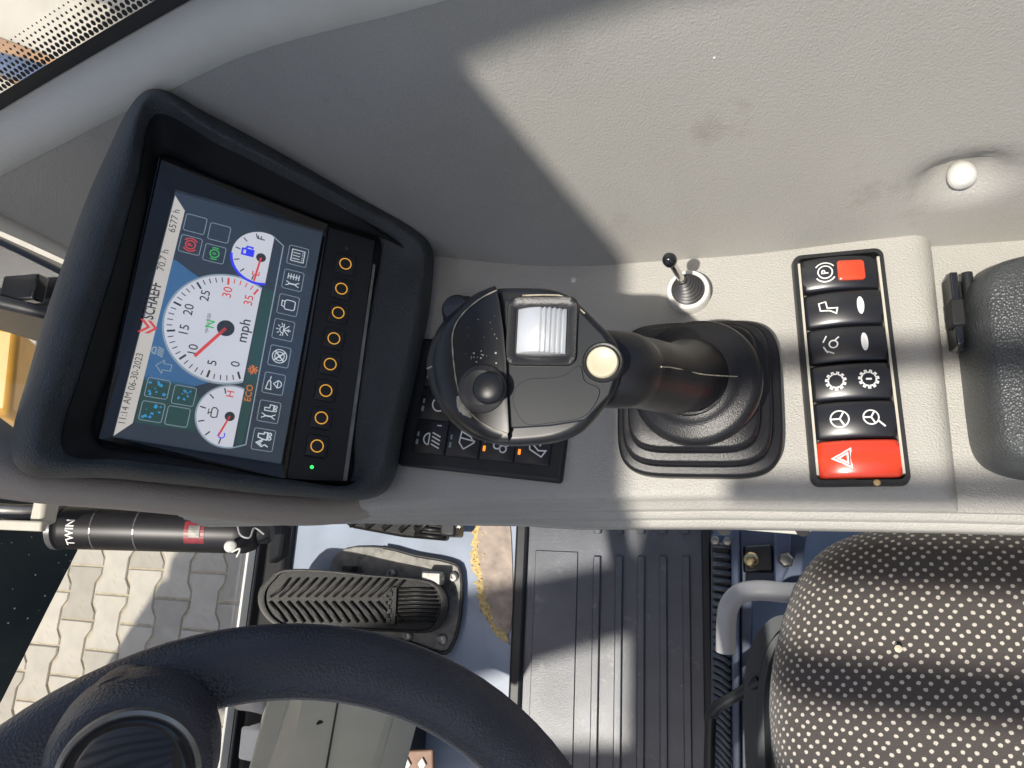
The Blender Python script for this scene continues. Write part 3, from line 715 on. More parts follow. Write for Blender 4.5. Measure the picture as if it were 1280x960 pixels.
# flat tints painted on the screen; the blue one stands in for reflected sky
P = part('x', 1).poly([S2(x, y) for x, y in [(213, 322), (222, 327), (236, 338), (262, 356), (262, 478), (240, 484), (178, 474)]]); P.build('sky_reflection', 'scr_blue', sn)
P = part('x', 1).poly([S2(x, y) for x, y in [(180, 470), (243, 482), (250, 500), (243, 540), (168, 528)]]); P.build('green_area', 'scr_green', sn)
P = part('x', 1).poly([S2(x, y) for x, y in [(322, 395), (330, 360), (345, 366), (322, 470), (302, 560), (295, 560), (305, 480)]]); P.build('side_area', 'scr_green', sn)
# header
P = part('x', 2).poly([S2(x, y) for x, y in [(219, 245), (231, 264), (166, 529), (142, 545)]]); P.build('header_bar', 'scr_head', sn)
# dials: (hub pixel, left rim pixel, clip offset)
def dial(hub, rim, clip, m='scr_dial', h=2, name='dial_face'):
    c = Vector(S2(*hub)); r = (Vector(S2(*rim)) - c).length; k = (Vector(S2(*clip)) - c).y
    a = math.asin(max(-1, min(1, k / r))); n = 60
    pts = [(c.x + r * math.cos(a + (math.pi - 2 * a) * i / n), c.y + r * math.sin(a + (math.pi - 2 * a) * i / n)) for i in range(n + 1)]
    Print(SF(H0 * h)).poly(pts).build(name, m, sn); return c, r, a, k
cm, rm, am, km = dial((282, 411), (203, 400), (317, 411))
cf, rf_, af, kf = dial((326, 323), (289, 318), (337, 326))
ct, rt, at, kt = dial((287, 521), (244, 516), (298, 523))
P = part('x', 3)
P.circle(cm, rm * .985, rm * .03, 50, math.degrees(am), 180 - math.degrees(am)); P.circle(ct, rt * .985, rt * .05, 40, math.degrees(at), 180 - math.degrees(at)); P.build('dial_outline', 'scr_line', sn)
P = part('x', 4); P.circle(cf, rf_ * 1.0, rf_ * .09, 40, 95, 180 - math.degrees(af)); P.build('fuel_arc', 'scr_ring_blue', sn)
def ang(px): v = Vector(S2(*px)) - cm; return math.atan2(v.y, v.x)
nums = ['0', '5', '10', '15', '20', '25', '30', '35']
A0, A1 = math.radians(205), math.radians(-25)
Pb, Pr = part('x', 4), part('x', 4)
for i in range(36):
    a = A0 + (A1 - A0) * i / 35; d = Vector((math.cos(a), math.sin(a)))
    big = i % 5 == 0; q = Pr if i >= 30 else Pb
    l0 = .80 if big else .84
    q.line([cm + d * rm * l0, cm + d * rm * .93], rm * (.035 if big else .017))
    if big: q.text(nums[i // 5], cm + d * rm * .66, rm * .21, weight=.005)
Pb.text('mph', (cm.x + .001, cm.y - rm * .30), rm * .25, weight=.01)
Pb.text('rpm x 100', (cm.x + rm * .02, cm.y + rm * .30), rm * .085)
Pb.disc(cm, rm * .145); Pb.disc(cf, rf_ * .17); Pb.disc(ct, rt * .15)
for c, r, e0 in ((cf, rf_, 0), (ct, rt, 0)):
    for k_, a in enumerate((170, 140, 110, 80, 50, 20)):
        d = Vector((math.cos(math.radians(a)), math.sin(math.radians(a)))); Pb.line([c + d * r * .74, c + d * r * .92], r * .04)
Pb.text('F', S2(327, 299), rf_ * .36, weight=.01); icon(Pb, 'engine', S2(268, 516), rt * .44, rt * .035)
Pb.build('dial_marks', 'scr_black', sn)
Pr.text('E', S2(320, 343), rf_ * .36, weight=.01); Pr.text('H', S2(288, 493), rt * .32, weight=.01)
for c, r, tgt, wd in ((cm, rm, (243, 446), .055), (cf, rf_, (317, 352), .07), (ct, rt, (272, 546), .06)):
    Pr.line([c, Vector(S2(*tgt))], r * wd)
Pr.build('needles_and_red_marks', 'scr_red', sn)
P = part('x', 4); icon(P, 'pump', S2(310, 315), rf_ * .5, rf_ * .05); P.build('pump_icon', 'scr_ring_blue', sn)
P = part('x', 4).text('C', S2(277, 545), rt * .30, weight=.01); P.build('cold_letter', 'scr_ring_blue', sn)
P = part('x', 5).text('N', S2(263, 406), rm * .2, weight=.02); P.build('gear_letter', 'scr_green_icon', sn)
P = part('x', 5); P.text('ECO', S2(311, 492), rm * .15, weight=.01); icon(P, 'climate', S2(316, 463), rm * .22, rm * .02); P.build('eco_sign', 'scr_orange', sn)
# header writing
for tx_, px_, sz_, wt_, sq_, nm_ in (('6577 h', (218, 277), .0060, 0, 1, 'hour_counter'), ('70.7 h', (204, 326), .0060, 0, 1, 'trip_counter'), ('SCHAEFF', (191, 377), .0084, .02, .72, 'maker_name'), ('11:14 AM', (157, 511), .0056, 0, .9, 'clock_text'), ('06-30-2023', (170, 465), .0056, 0, .9, 'date_text')):
    part('x', 4).text(tx_, S2(*px_), sz_, weight=wt_, squeeze=sq_).build(nm_, 'scr_black', sn)
P = part('x', 4); c = Vector(S2(183, 409)); s_ = .0042
for k_ in (0, 1): P.poly([(c.x - s_ + 0, c.y + s_ - k_ * s_ * .95), (c.x, c.y - s_ * .05 - k_ * s_ * .95), (c.x + s_, c.y + s_ - k_ * s_ * .95), (c.x + s_, c.y + s_ * .5 - k_ * s_ * .95), (c.x, c.y - s_ * .55 - k_ * s_ * .95), (c.x - s_, c.y + s_ * .5 - k_ * s_ * .95)])
P.build('chevron_logo', 'scr_red', sn)
# indicator boxes
def rbox(P, c, hx, hy, wd, r=.0012):
    P.line([(c[0] + x, c[1] + y) for x, y in rrect(hx, hy, r, 3)], wd, True)
P = part('x', 3)
for c in [(244, 281), (274, 292), (238, 307), (268, 318), (197, 486), (230, 495), (190, 515), (222, 521)]: rbox(P, S2(*c), .0058, .0062, .0004)
icon(P, 'arrow', S2(205, 459), .010, .0005); icon(P, 'headlight', S2(199, 438), .009, .0009)
P.line([S2(341, 296), S2(354, 308), S2(307, 556), S2(291, 560)], .0007)
for c in [(372, 321), (366, 351), (360, 382), (354, 413), (349, 446), (342, 480), (336, 515), (329, 550)]: rbox(P, S2(*c), .0068, .0064, .0004)
P.build('box_outlines', 'scr_line', sn)
P = part('x', 4)
for c, kd in zip([(372, 321), (366, 351), (360, 382), (354, 413), (349, 446), (342, 480), (336, 515), (329, 550)], ['list', 'wrench', 'camera', 'climate', 'wheel4', 'grease', 'wrenchcar', 'excavator']):
    icon(P, kd, S2(*c), .0118, .00055 if kd != 'excavator' else .0007)
P.build('menu_icons', 'scr_icon', sn)
P = part('x', 4); icon(P, 'park', S2(238, 307), .0095, .0007); P.build('park_icon', 'scr_red', sn)
P = part('x', 4); icon(P, 'glow', S2(268, 318), .0095, .0007); P.build('start_icon', 'scr_green_icon', sn)
P = part('x', 2)
random.seed(3)
for cxy in [(197, 486), (230, 495), (190, 515)]:
    q = S2(*cxy)
    for k_ in range(9):
        u_, v_, r_ = q[0] + random.uniform(-.0042, .0042), q[1] + random.uniform(-.0045, .0045), random.uniform(.0004, .0012)
        P.poly([(u_ + r_ * random.uniform(.5, 1.6) * math.cos(a), v_ + r_ * random.uniform(.5, 1.6) * math.sin(a)) for a in (0, 1.2, 2.4, 3.7, 4.9)])
P.build('picture_flecks', 'scr_cyan', sn)['kind'] = 'stuff'
cover = prism('screen_cover', [SF(.0030)(*p) for p in [(x * .999, y * .999) for x, y in scr]], SN * .0004, 'screen_glass', mo, smooth=False)
# key panel
kp = [S2(x, y) for x, y in [(356, 606), (410, 283), (470, 300), (430, 607)]]
prism('key_panel', [SF(-.003)(*p) for p in kp], SN * .0035, 'black', mo, .001)
prism('worn_strip', [SF(.0006)(*S2(x, y)) for x, y in [(427, 610), (466, 330), (469, 332), (432, 611)]], SN * .0003, 'pedal_plate', mo)
keys = [(431, 331), (426, 362), (422, 392), (416.6, 424), (412, 456), (406.5, 489), (401, 523), (395.6, 558)]
for c in keys:
    q = S2(*c)
    lp = [[SF(h)(q[0] + x * k_, q[1] - .0002 + y * k_) for x, y in rrect(.0072, .0070, .0015, 4)] for k_, h in ((1, .0002), (1, .0013), (.93, .0018))]
    V, F = loft(lp, False, True); kb_ = fixn(mesh('key', V, F, 'black', mo, True, angle=40))
    Print(SF(.0021)).circle(q, .0039, .0007, 32).build('key_ring', 'amber_ring', kb_)
lathe('status_light', SF(.0006)(*S2(389.6, 584)), [(.0012, 0), (.0010, .0008), (.0003, .001)], 'led_green', mo, SN, 12)
lathe('light_sensor', SF(.0006)(*S2(433, 311)), [(.0011, 0), (.0010, .0004)], 'can_grey', mo, SN, 12)

# ================================================================== KEYPAD behind the joystick
kp = thing('function_keypad', 'black keypad with white pictograms below the joystick head', 'keypad', U(610, 520, 0))
p00, p10, p01 = U(507, 574), U(699, 595), U(529, 446)
KX = (p10 - p00); KX.z = 0; LX = KX.length; KX.normalize(); KY = Vector((-KX.y, KX.x, 0))
def KF(h): return lambda a, b: p00 + KX * a + KY * b + Vector((0, 0, h))
LY = .088
prism('keypad_base', [KF(-.004)(*p) for p in [(-.004, -.005), (LX + .003, -.005), (LX + .003, LY), (-.004, LY)]], (0, 0, .0085), 'black', kp, .0025)
nx = 4; cw = (LX - .012) / nx; ch = .0235
kinds = {(0, 0): 'headlight', (1, 0): 'wiper', (2, 0): 'fan', (3, 0): 'hood', (0, 1): 'circle'}
# reading direction is +y, symbol top towards -x
for i in range(nx):
    for j in range(3):
        cxk, cyk = .006 + cw * (i + .5), .0045 + ch * (j + .5)
        lp = [[KF(.0046 + h)(cxk + x * k_, cyk + y * k_) for x, y in rrect(cw / 2 - .0004, ch / 2 - .0004, .001, 3)] for k_, h in ((1, 0), (1, .0012), (.95, .0017))]
        V, F = loft(lp, False, True); key = fixn(mesh('pad_key', V, F, 'black', kp, True, angle=40))
        kd = kinds.get((i, j))
        FF = lambda a, b, cxk=cxk, cyk=cyk: KF(.0066)(cxk + .003 - b, cyk + a)
        if kd:
            P = Print(FF); icon(P, kd, (0, 0), .0165, .00095)
            if kd == 'headlight': P.text('1', (.0085, -.003), .0045, weight=.03)
            P.build('pictogram', 'white_print', key)
        if j == 0 or i == 0:
            on = i in (2, 3) and j == 0
            P = Print(KF(.0067)); P.rect((cxk - cw / 2 + .0035, cyk - .004), .0009, .0018)
            P.build('key_light', 'led_orange' if on else 'blue_grey_print', key)
            if not (i == 3): 
                P = Print(KF(.0067)); P.rect((cxk - cw / 2 + .0036, cyk + .0015), .0007, .0016); P.build('key_light', 'blue_grey_print', key)

# ================================================================== ROCKER SWITCH PANEL
rp = thing('rocker_switch_panel', 'black framed bank of six rocker switches, lowest one red', 'switch panel', U(1065, 460, 0))
q00, q10, q11, q01 = U(1011, 606, .004), U(1137, 607, .004), U(1105, 309, .004), U(994, 322, .004)
RX = ((q10 - q00) + (q11 - q01)).normalized(); RY = Vector((-RX.y, RX.x, 0)); RO = (q00 + q10 + q11 + q01) / 4
LXr = ((q10 - q00).length + (q11 - q01).length) / 2; LYr = ((q01 - q00).length + (q11 - q10).length) / 2
def RF(h): return lambda a, b: RO + RX * a + RY * b + Vector((0, 0, h))
ro = rrect(LXr / 2, LYr / 2, .005, 5); ri = rrect(LXr / 2 - .0026, LYr / 2 - .0028, .0035, 5)
lp = [[RF(-.006)(x * 1.03, y * 1.01) for x, y in ro], [RF(-.002)(x * 1.01, y * 1.004) for x, y in ro], [RF(.001)(x, y) for x, y in ro], [RF(.0022)(x * .985, y * .995) for x, y in ro], [RF(.0022)(*p) for p in ri], [RF(-.004)(*p) for p in ri]]
V, F = loft(lp, False, True); fixn(mesh('panel_frame', V, F, 'black', rp, True, angle=50))
for sx in (-1, 1): box('inner_rail', RF(-.0005)(sx * (LXr / 2 - .0034), 0), (.0007, LYr / 2 - .006, .0026), 'cream', rp, (RX, RY, Vector((0, 0, 1))), 0)
pitch = (LYr - .007) / 6; hw_ = LXr / 2 - .0045
rk = ['park', 'bucket', 'worklight', 'gear', 'steer', 'hazard']
for i in range(6):
    yc = (LYr / 2 - .0035) - pitch * (i + .5); hb = pitch / 2 - .0006
    tilt = -.045 if i == 0 else .05
    def surf(a, tilt=tilt): return .0062 - .0038 * (a / hw_) ** 2 + tilt * a
    prof = []; NA = 20; lp = []
    for k_ in range(NA + 1):
        a = -hw_ + 2 * hw_ * k_ / NA; e = abs(a) / hw_
        z = surf(a); 
        bb = hb * (1 - .06 * max(0, (e - .86) / .14) ** 2)
        row = [(bb, -.004)] + [(bb * q, z + .00045 - .0019 * q * q - (.0012 if q > .98 else .0003 if q > .9 else 0)) for q in (1, .95, .86, .7, .5, .25, 0)]; row += [(-b, zz) for b, zz in reversed(row[:-1])]
        lp.append([RF(zz)(a, yc + b) for b, zz in row])
    lp = [[RF(-.004)(-hw_ * 1.01, yc + ((p - RO).dot(RY) - yc) * .96) for p in lp[0]]] + lp + [[RF(-.004)(hw_ * 1.01, yc + ((p - RO).dot(RY) - yc) * .96) for p in lp[-1]]]
    V, F = loft(lp, True, True, closed=False); rk_o = fixn(mesh('rocker', V, F, 'red' if i == 5 else 'rocker_black', rp, True, angle=70))
    if i == 5: rk_o['label'] = 'red hazard light rocker with a triangle'
    def FF(a, b, ca=0, surf=surf, yc=yc, hb=hb): return RF(surf(ca - b) + .0008 - .0019 * (a / hb) ** 2)(ca - b, yc + a)
    P = Print(lambda a, b: FF(a, b, -hw_ * .40)); icon(P, rk[i], (0, 0), .0135, .0008); P.build('pictogram', 'white_print', rk_o)
    if rk[i] in ('gear', 'steer'):
        P = Print(lambda a, b: FF(a, b, hw_ * .42)); icon(P, rk[i] + '2', (0, 0), .0135, .0008); P.build('pictogram', 'white_print', rk_o)
    if i in (1, 2):
        P = Print(lambda a, b: FF(a, b, hw_ * .42)); P.disc((0, 0), .0056, 24, .0020); P.build('lens', 'white_print', rk_o)
    if i == 0:
        V = []; c_ = hw_ * .28
        lps = [[RF(surf(c_ + x * k_) + .0003 + h)(c_ + x * k_, yc + y * k_) for x, y in rrect(.0078, .0064, .002, 4)] for k_, h in ((1, -.002), (1, .0010), (.86, .0017))]
        V, F = loft(lps, False, True); fixn(mesh('red_lens', V, F, 'red_lens', rk_o, True, angle=40))
lathe('sealant_crumb', RF(.003)(.008, -LYr / 2 + .001), [(.0016, -.002), (.002, 0), (.0008, .001)], 'foam', rp, n=7)

# ================================================================== JOYSTICK
js = thing('joystick', 'black multifunction joystick with rubber boot and silver thumb roller', 'joystick', U(872, 500, 0))
bx = U(873, 503, .005); 
BC = Vector(((U(775, 515, .005).x + U(975, 500, .005).x) / 2, (U(870, 597, .005).y + .157) / 2, 0))
hx_, hy_ = .0495, .0495
def superloop(c, hx, hy, z, n=48, e=3.4, bulge=0):
    out = []
    for i in range(n):
        a = 2 * math.pi * i / n; ca, sa = math.cos(a), math.sin(a)
        x = hx * math.copysign(abs(ca) ** (2 / e), ca); y = hy * math.copysign(abs(sa) ** (2 / e), sa)
        out.append(Vector((c.x + x, c.y + y, z)))
    return out
tier = [(1.0, .0), (1.005, .009), (.99, .0115), (.965, .0125), (.905, .0122), (.893, .0128), (.888, .0205), (.875, .0228), (.85, .0236), (.785, .0234), (.772, .024), (.766, .032), (.752, .0342), (.73, .035), (.58, .0348), (.45, .0348)]
lp = []
for s_, z in tier:
    c = BC + Vector((-.010 * (1 - s_) * 1.0, .006 * (1 - s_), 0)); lp.append(superloop(c, hx_ * s_, hy_ * s_, z, n=72, e=5.0 if s_ > .6 else 3))
V, F = loft(lp, True, True); fixn(mesh('boot', V, F, 'black_soft', js, True, angle=50))
# head plane
HN = Vector((.06, -.10, 1)).normalized(); HP = D(650, 460, .318)
def HPX(px, py, h=0.): return PL(px, py, HP + HN * h, HN)
# flared upper gaiter and grip: loops follow a leaning spine
neck = HPX(772, 462, -.020); FC = D(868, 477, .412); FA = Vector((-.22, .02, 1)).normalized()
lathe('gaiter_flange', FC, [(.026, -.016), (.0335, -.012), (.0368, -.006), (.0372, -.001), (.0360, .0022), (.0325, .0036), (.0285, .0042), (.0252, .0058), (.0232, .0080)], 'black_soft', js, FA, 48, angle=80)
sp = catmull([FC + FA * .004, FC + FA * .013, D(838, 473, .377), D(812, 468, .358), D(788, 464, .344), neck, HPX(700, 460, -.026)], 6)
rads = catmull([Vector((r, q, 0)) for r, q in ((.0225, .0225), (.0200, .0205), (.0182, .0185), (.0176, .0178), (.0172, .0176), (.0168, .0178), (.015, .0185))], 6)
lp = []
for i, p in enumerate(sp):
    tg = (sp[min(i + 1, len(sp) - 1)] - sp[max(i - 1, 0)]).normalized()
    Y = Vector((0, 1, 0)); Y = (Y - Y.dot(tg) * tg).normalized(); X = Y.cross(tg)
    lp.append([p + X * (rads[i].x * math.cos(2 * math.pi * k / 40)) + Y * (rads[i].y * math.sin(2 * math.pi * k / 40)) for k in range(40)])
V, F = loft(lp, True, True); fixn(mesh('grip_shaft', V, F, 'black_soft', js, True))
# mould seam on the shaft
def shaft_top(t_):
    l = lp[int(t_ * (len(lp) - 1))]; c = sum(l, Vector()) / 40; vd = (CAM - c).normalized()
    p = max((l[0], l[20]), key=lambda p: (p - c).dot(vd)); return p + vd * .0004
seam = [FC + FA * .0028 + Vector((.034, .000, 0)), FC + FA * .0052 + Vector((.0275, .0005, 0))] + [shaft_top(t_) for t_ in (.34, .56, .78)]
tube('mould_seam', catmull([p + Vector((0, 0, .0003)) for p in seam], 5), .00035, 'worn', js, 6)
# head body
Z4 = lambda x, y: (500 + x * .3125, 320 + y * .3125)
outl = [Z4(*p) for p in [(384, 126), (500, 123), (600, 128), (672, 152), (712, 184), (785, 254), (858, 332), (884, 395), (888, 445), (872, 510), (830, 575), (768, 655), (712, 706), (620, 742), (500, 756), (410, 756),
                         (300, 730), (220, 680), (155, 606), (122, 530), (106, 450), (112, 390), (138, 318), (178, 255), (240, 200), (310, 148)]]
hp = catmull([HPX(*p) for p in outl], 3, True); hc = sum(hp, Vector()) / len(hp)
def hloop(s_, h, sh=Vector((0, 0, 0))): return [hc + (p - hc) * s_ + HN * h + sh for p in hp]
lp = [hloop(.42, -.046, Vector((.010, 0, 0))), hloop(.62, -.041, Vector((.006, 0, 0))), hloop(.82, -.029, Vector((.002, 0, 0))), hloop(.945, -.016), hloop(.992, -.008), hloop(1.0, -.004), hloop(.985, -.0005), hloop(.95, .0012), hloop(.90, .0015)]
V, F = loft(lp, True, True); fixn(mesh('head_body', V, F, 'grip', js, True, angle=60))
# face plate (flat, slightly sunk look from its own edge)
fp = [Z4(*p) for p in [(418, 178), (660, 182), (700, 200), (815, 318), (862, 395), (868, 470), (838, 560), (742, 660), (600, 682), (470, 690), (436, 690)]]
fpw = [HPX(*p, .0018) for p in fp]; prism('face_plate', fpw, HN * .0014, 'grip_plate', js, .0012)
# membrane field with an embossed outline
mb = catmull([HPX(*Z4(*p), .0034) for p in [(470, 520), (520, 492), (600, 488), (660, 475), (720, 440), (740, 500), (800, 540), (740, 640), (600, 668), (510, 674), (465, 620), (452, 570)]], 5, True)
prism('membrane_field', mb, HN * .0004, 'grip_plate', js, .0003)
# left thumb hood, raised, with a rounded outer edge
lh_o = [(380, 118), (300, 152), (236, 203), (176, 258), (136, 320), (112, 395), (107, 450), (123, 530), (155, 605), (222, 678), (300, 728), (380, 752), (436, 752)]
lh_i = [(388, 134), (325, 165), (262, 215), (222, 268), (206, 325), (210, 395), (216, 455), (226, 520), (245, 580), (290, 640), (350, 684), (405, 708), (430, 714)]
def hl2(pts, h): return catmull([HPX(*Z4(*p), h) for p in pts], 4)
mid1 = [((a * .75 + c * .25), (b * .75 + d * .25)) for (a, b), (c, d) in zip(lh_o, lh_i)]; mid2 = [((a * .4 + c * .6), (b * .4 + d * .6)) for (a, b), (c, d) in zip(lh_o, lh_i)]
rr_ = [hl2(lh_o, -.022), hl2(lh_o, -.010), hl2(mid1, .0015), hl2(mid2, .0052), hl2(lh_i, .0058)]
V, F = loft(rr_, closed=False)
n0 = len(V); inner_ = rr_[-1]
seam_pts = [HPX(*Z4(*p), .0058) for p in [(436, 700), (428, 560), (424, 420), (412, 290), (394, 170)]]
V += seam_pts; F.append(tuple(range(n0 - len(inner_), n0)) + tuple(range(n0, n0 + len(seam_pts))))
# closing wall on the seam side
k0 = len(V); V += [p - HN * .010 for p in seam_pts]
for i in range(len(seam_pts) - 1): F.append((n0 + i, n0 + i + 1, k0 + i + 1, k0 + i))
thumb_hood = fixn(mesh('thumb_hood', V, F, 'grip', js, True, angle=50))
# rubbed pale edges on the hood
we_ = hl2([(388, 136), (325, 168), (264, 217), (224, 270), (209, 325), (212, 395), (218, 455), (229, 520), (250, 580), (292, 638), (352, 682), (430, 712)], .0060)
tube('worn_edge', we_, [.00018 + .00018 * abs(math.sin(i * .9)) for i in range(len(we_))], 'worn', thumb_hood, 6)
tube('worn_edge', [HPX(*Z4(*p), .0046) for p in [(210, 428), (185, 424)]] + [HPX(*Z4(*p), .001) for p in [(150, 434), (108, 450)]], .0004, 'worn', thumb_hood, 6)
sp_ = [HPX(*Z4(*p), .0062) for p in [(232, 560), (246, 600), (262, 625), (285, 645)]]
tube('worn_edge', catmull(sp_, 5), [.0006, .0009, .0013, .0016, .0020, .0022, .0020, .0024, .0019, .0016, .0018, .0013, .0010, .0008, .0007, .0005], 'worn', thumb_hood, 7, up=HN, flat=.35)
tube('worn_edge', catmull([HPX(*Z4(*p), .0016) for p in [(490, 158), (600, 156), (660, 166), (740, 230)]], 5), .0004, 'worn', js, 6)
random.seed(11)
for k in range(26):
    if k < 15: x, y = random.uniform(275, 385), random.gauss(405, 12)
    else: x, y = random.uniform(255, 400), random.uniform(240, 430)
    r = random.uniform(.0002, .0006) if k < 15 else random.uniform(.0001, .0003)
    lathe('paint_fleck', HPX(*Z4(x, y), .0059), [(r, -.0001), (r * .7, .0002)], 'dust', thumb_hood, HN, 5)
# thumb stick
tc_ = HPX(*Z4(330, 532), .0058)
ts = lathe('thumb_stick', tc_, [(.0108, -.001), (.0108, .0008), (.0100, .0018), (.0082, .0040), (.0076, .0048)], 'stick_grey', js, HN, 36)
lathe('stick_cap', HPX(*Z4(358, 530), .0100), [(.0064, 0), (.0070, .0008), (.0071, .0018), (.0062, .0032), (.0045, .0040), (.002, .0044), (.0002, .0045)], 'grip', ts, HN, 32)
# roller frame and roller
c0 = HPX(*Z4(568, 302), .003); RXa = (HPX(*Z4(660, 302), .003) - HPX(*Z4(480, 302), .003)).normalized(); RYa = HN.cross(RXa)
sz = (HPX(*Z4(672, 302), .003) - HPX(*Z4(478, 302), .003)).length / 2; szy = (HPX(*Z4(575, 208), .003) - HPX(*Z4(575, 386), .003)).length / 2
fo_ = rrect(sz + .0050, szy + .0055, .0045, 5); fi_ = rrect(sz + .0012, szy + .0012, .002, 5)
lp = [[c0 + RXa * x + RYa * y + HN * h for x, y in l] for l, h in ((fo_, -.001), (fo_, .0012), ([(x * .97, y * .97) for x, y in fo_], .0018), ([(x * 1.12, y * 1.12) for x, y in fi_], .0016), (fi_, .0006), (fi_, -.004))]
V, F = loft(lp, False, True); fixn(mesh('roller_frame', V, F, 'black', js, True, angle=50))
lp = []; NS = 72
for k in range(NS + 1):
    s_ = -1 + 2 * k / NS; x = s_ * sz; h = .0052 - .0042 * s_ * s_
    if s_ > -.05 and s_ < .93:
        h -= .0017 * max(0, math.cos((s_ + .05) / .98 * 2 * math.pi * 5.0 + math.pi)) ** .8 if math.cos((s_ + .05) / .98 * 2 * math.pi * 5.0 + math.pi) > 0 else 0
    row = [(-szy, h - .006), (-szy, h - .0006), (-szy * .95, h), (szy * .95, h), (szy, h - .0006), (szy, h - .006)]
    lp.append([c0 + RXa * x + RYa * y + HN * z for y, z in row])
V, F = loft(lp, closed=False); fixn(mesh('thumb_roller', V, F, 'silver', js, True, angle=60))
# cream push button
cbp = HPX(*Z4(812, 427), .003)
lathe('button_collar', cbp, [(.0088, -.002), (.0088, .0012), (.0082, .0018), (.0074, .0016), (.0070, .0006)], 'black', js, HN, 36)
lathe('push_button', cbp, [(.0068, 0), (.0068, .0022), (.0062, .0030), (.0050, .0030), (.0040, .0026), (.0005, .0024)], 'cream_button', js, HN, 36)

# ================================================================== TOGGLE LEVER
tg = thing('toggle_lever', 'small black tipped toggle lever in white collar by the side wall', 'lever', U(860, 364, 0))
c = U(861, 368, .0)
lathe('collar', c, [(.0140, 0), (.0138, .0080), (.0130, .0092), (.0108, .0092), (.0104, .0075), (.0002, .0075)], 'white', tg, n=40)
tip = D(837, 325, .428); base = c + Vector((0, 0, .0078)); ax = (tip - base).normalized(); Lt = (tip - base).length
prof = [(.0103, 0)]
for k in range(6):
    r = .0103 - k * .00112; z = .0004 + k * .0027; prof += [(r - .0017, z), (r, z + .0009), (r, z + .0015), (r - .0019, z + .0025)]
prof += [(.0031, .0168), (.0029, .018)]
X, Y, Z_ = frame_from(ax)
lps = []
for r, z in prof:
    t_ = min(1, z / .016); a = (Vector((0, 0, 1)) * (1 - t_) + ax * t_).normalized(); x_, y_, _ = frame_from(a, (0, 1, 0)); lps.append(circ(base + ax * z, r, x_, y_, 32))
V, F = loft(lps, True, True); fixn(mesh('bellows', V, F, 'bellows', tg, True, angle=50))
lathe('stalk', base + ax * .0165, [(.0023, 0), (.0023, Lt - .0195)], 'chrome', tg, ax, 16)
lathe('tip', tip, [(.0005, -.0052), (.0030, -.0045), (.0042, -.002), (.0043, .001), (.0032, .0035), (.0012, .0046), (.0001, .0047)], 'black_gloss', tg, ax, 24, angle=80)
lathe('round_bump', U(875, 349, 0), [(.0030, 0), (.0028, .002), (.0010, .0026)], 'console', tg, n=12)  # low round bump on the console beside the collar

# ================================================================== WALL KNOB
kc = WALL(1205, 229) + WN_ * .007
o = lathe('coat_knob', kc, [(.0062, .006), (.0074, .001), (.0076, -.002), (.0068, -.005), (.0045, -.007), (.0002, -.008)], 'white', None, WN_, 28, angle=80)
tag(o, 'round white knob set in a dimple of the side wall', 'knob')

# ================================================================== ARMREST
ar = thing('armrest', 'black leather grained armrest pad behind the switch panel', 'armrest', (.25, .12, -.02))
lp = []
x0 = U(1222, 460, .02).x
for s_, z in ((.70, -.030), (.92, -.027), (.985, -.016), (1.0, .0), (.995, .012), (.975, .022), (.93, .029), (.85, .033), (.6, .035), (.2, .0355)):
    cx_ = x0 + .20
    lp.append([Vector((cx_ + .20 * math.copysign(abs(math.cos(a)) ** (2 / 9), math.cos(a)) * (1 - (1 - s_) * .19), .122 + .064 * math.copysign(abs(math.sin(a)) ** (2 / 8), math.sin(a)) * (1 - (1 - s_) * .5), z)) for a in [2 * math.pi * (i + .5) / 60 for i in range(60)]])
V, F = loft(lp, True, True); fixn(mesh('pad', V, F, 'armrest_leather', ar, True, sub=1))
c = U(1202, 390, .004)
box('hinge_plate', c + Vector((.012, 0, -.008)), (.018, .022, .003), 'black', ar, bevel=.0015)
box('hinge_leaf', c + Vector((-.0042, 0, .0)), (.0022, .0225, .008), 'black_gloss', ar, bevel=.001)
box('hinge_clip', c + Vector((-.0045, -.003, .004)), (.0036, .008, .006), 'black_matte', ar, bevel=.001)
lathe('hinge_pin', c + Vector((.004, -.022, .003)), [(.003, 0), (.003, .045)], 'black', ar, (0, 1, 0), 14, u=(1, 0, 0))

# ================================================================== SEAT
SZ = -.12
st = thing('operator_seat', 'brown black polka dotted fabric seat cushion', 'seat', (.27, -.19, -.5))
# cushion: outline in plan, rounded edge
pl_ = [U(x, y, SZ) for x, y in [(1280, 655), (1190, 653), (1120, 657), (1070, 668), (1030, 692), (1003, 728), (985, 775), (972, 830), (966, 890), (970, 950)]]
pl_ = [Vector((p.x, p.y, 0)) for p in pl_]
pl_ += [Vector((.034, -.16, 0)), Vector((.036, -.26, 0)), Vector((.05, -.34, 0)), Vector((.10, -.40, 0)), Vector((.20, -.42, 0)), Vector((.5, -.42, 0)), Vector((.58, -.38, 0)), Vector((.60, -.18, 0)), Vector((.58, .02, 0)), Vector((.5, .045, 0)), Vector((.3, .046, 0))]
ol = catmull(pl_, 4, True); n = len(ol); cc = Vector((.30, -.19, 0))
lp = []; UVs = []
for inset, z in [(.016, -.075), (.004, -.062), (0, -.045), (.0, -.030), (.002, -.018), (.006, -.009), (.013, -.003), (.024, .001), (.05, .0035), (.10, .005), (.15, .0055), (.2, .0055)]:
    row = []
    for p in ol:
        d = cc - p; L = d.length; row.append(p + d * (inset / max(L, .2)) + Vector((0, 0, SZ + z)))
    lp.append(row)
V, F = loft(lp, True, True); cu = fixn(mesh('cushion', V, F, 'seat_fabric', st, True))
uv = cu.data.uv_layers.new(name='UVMap'); 
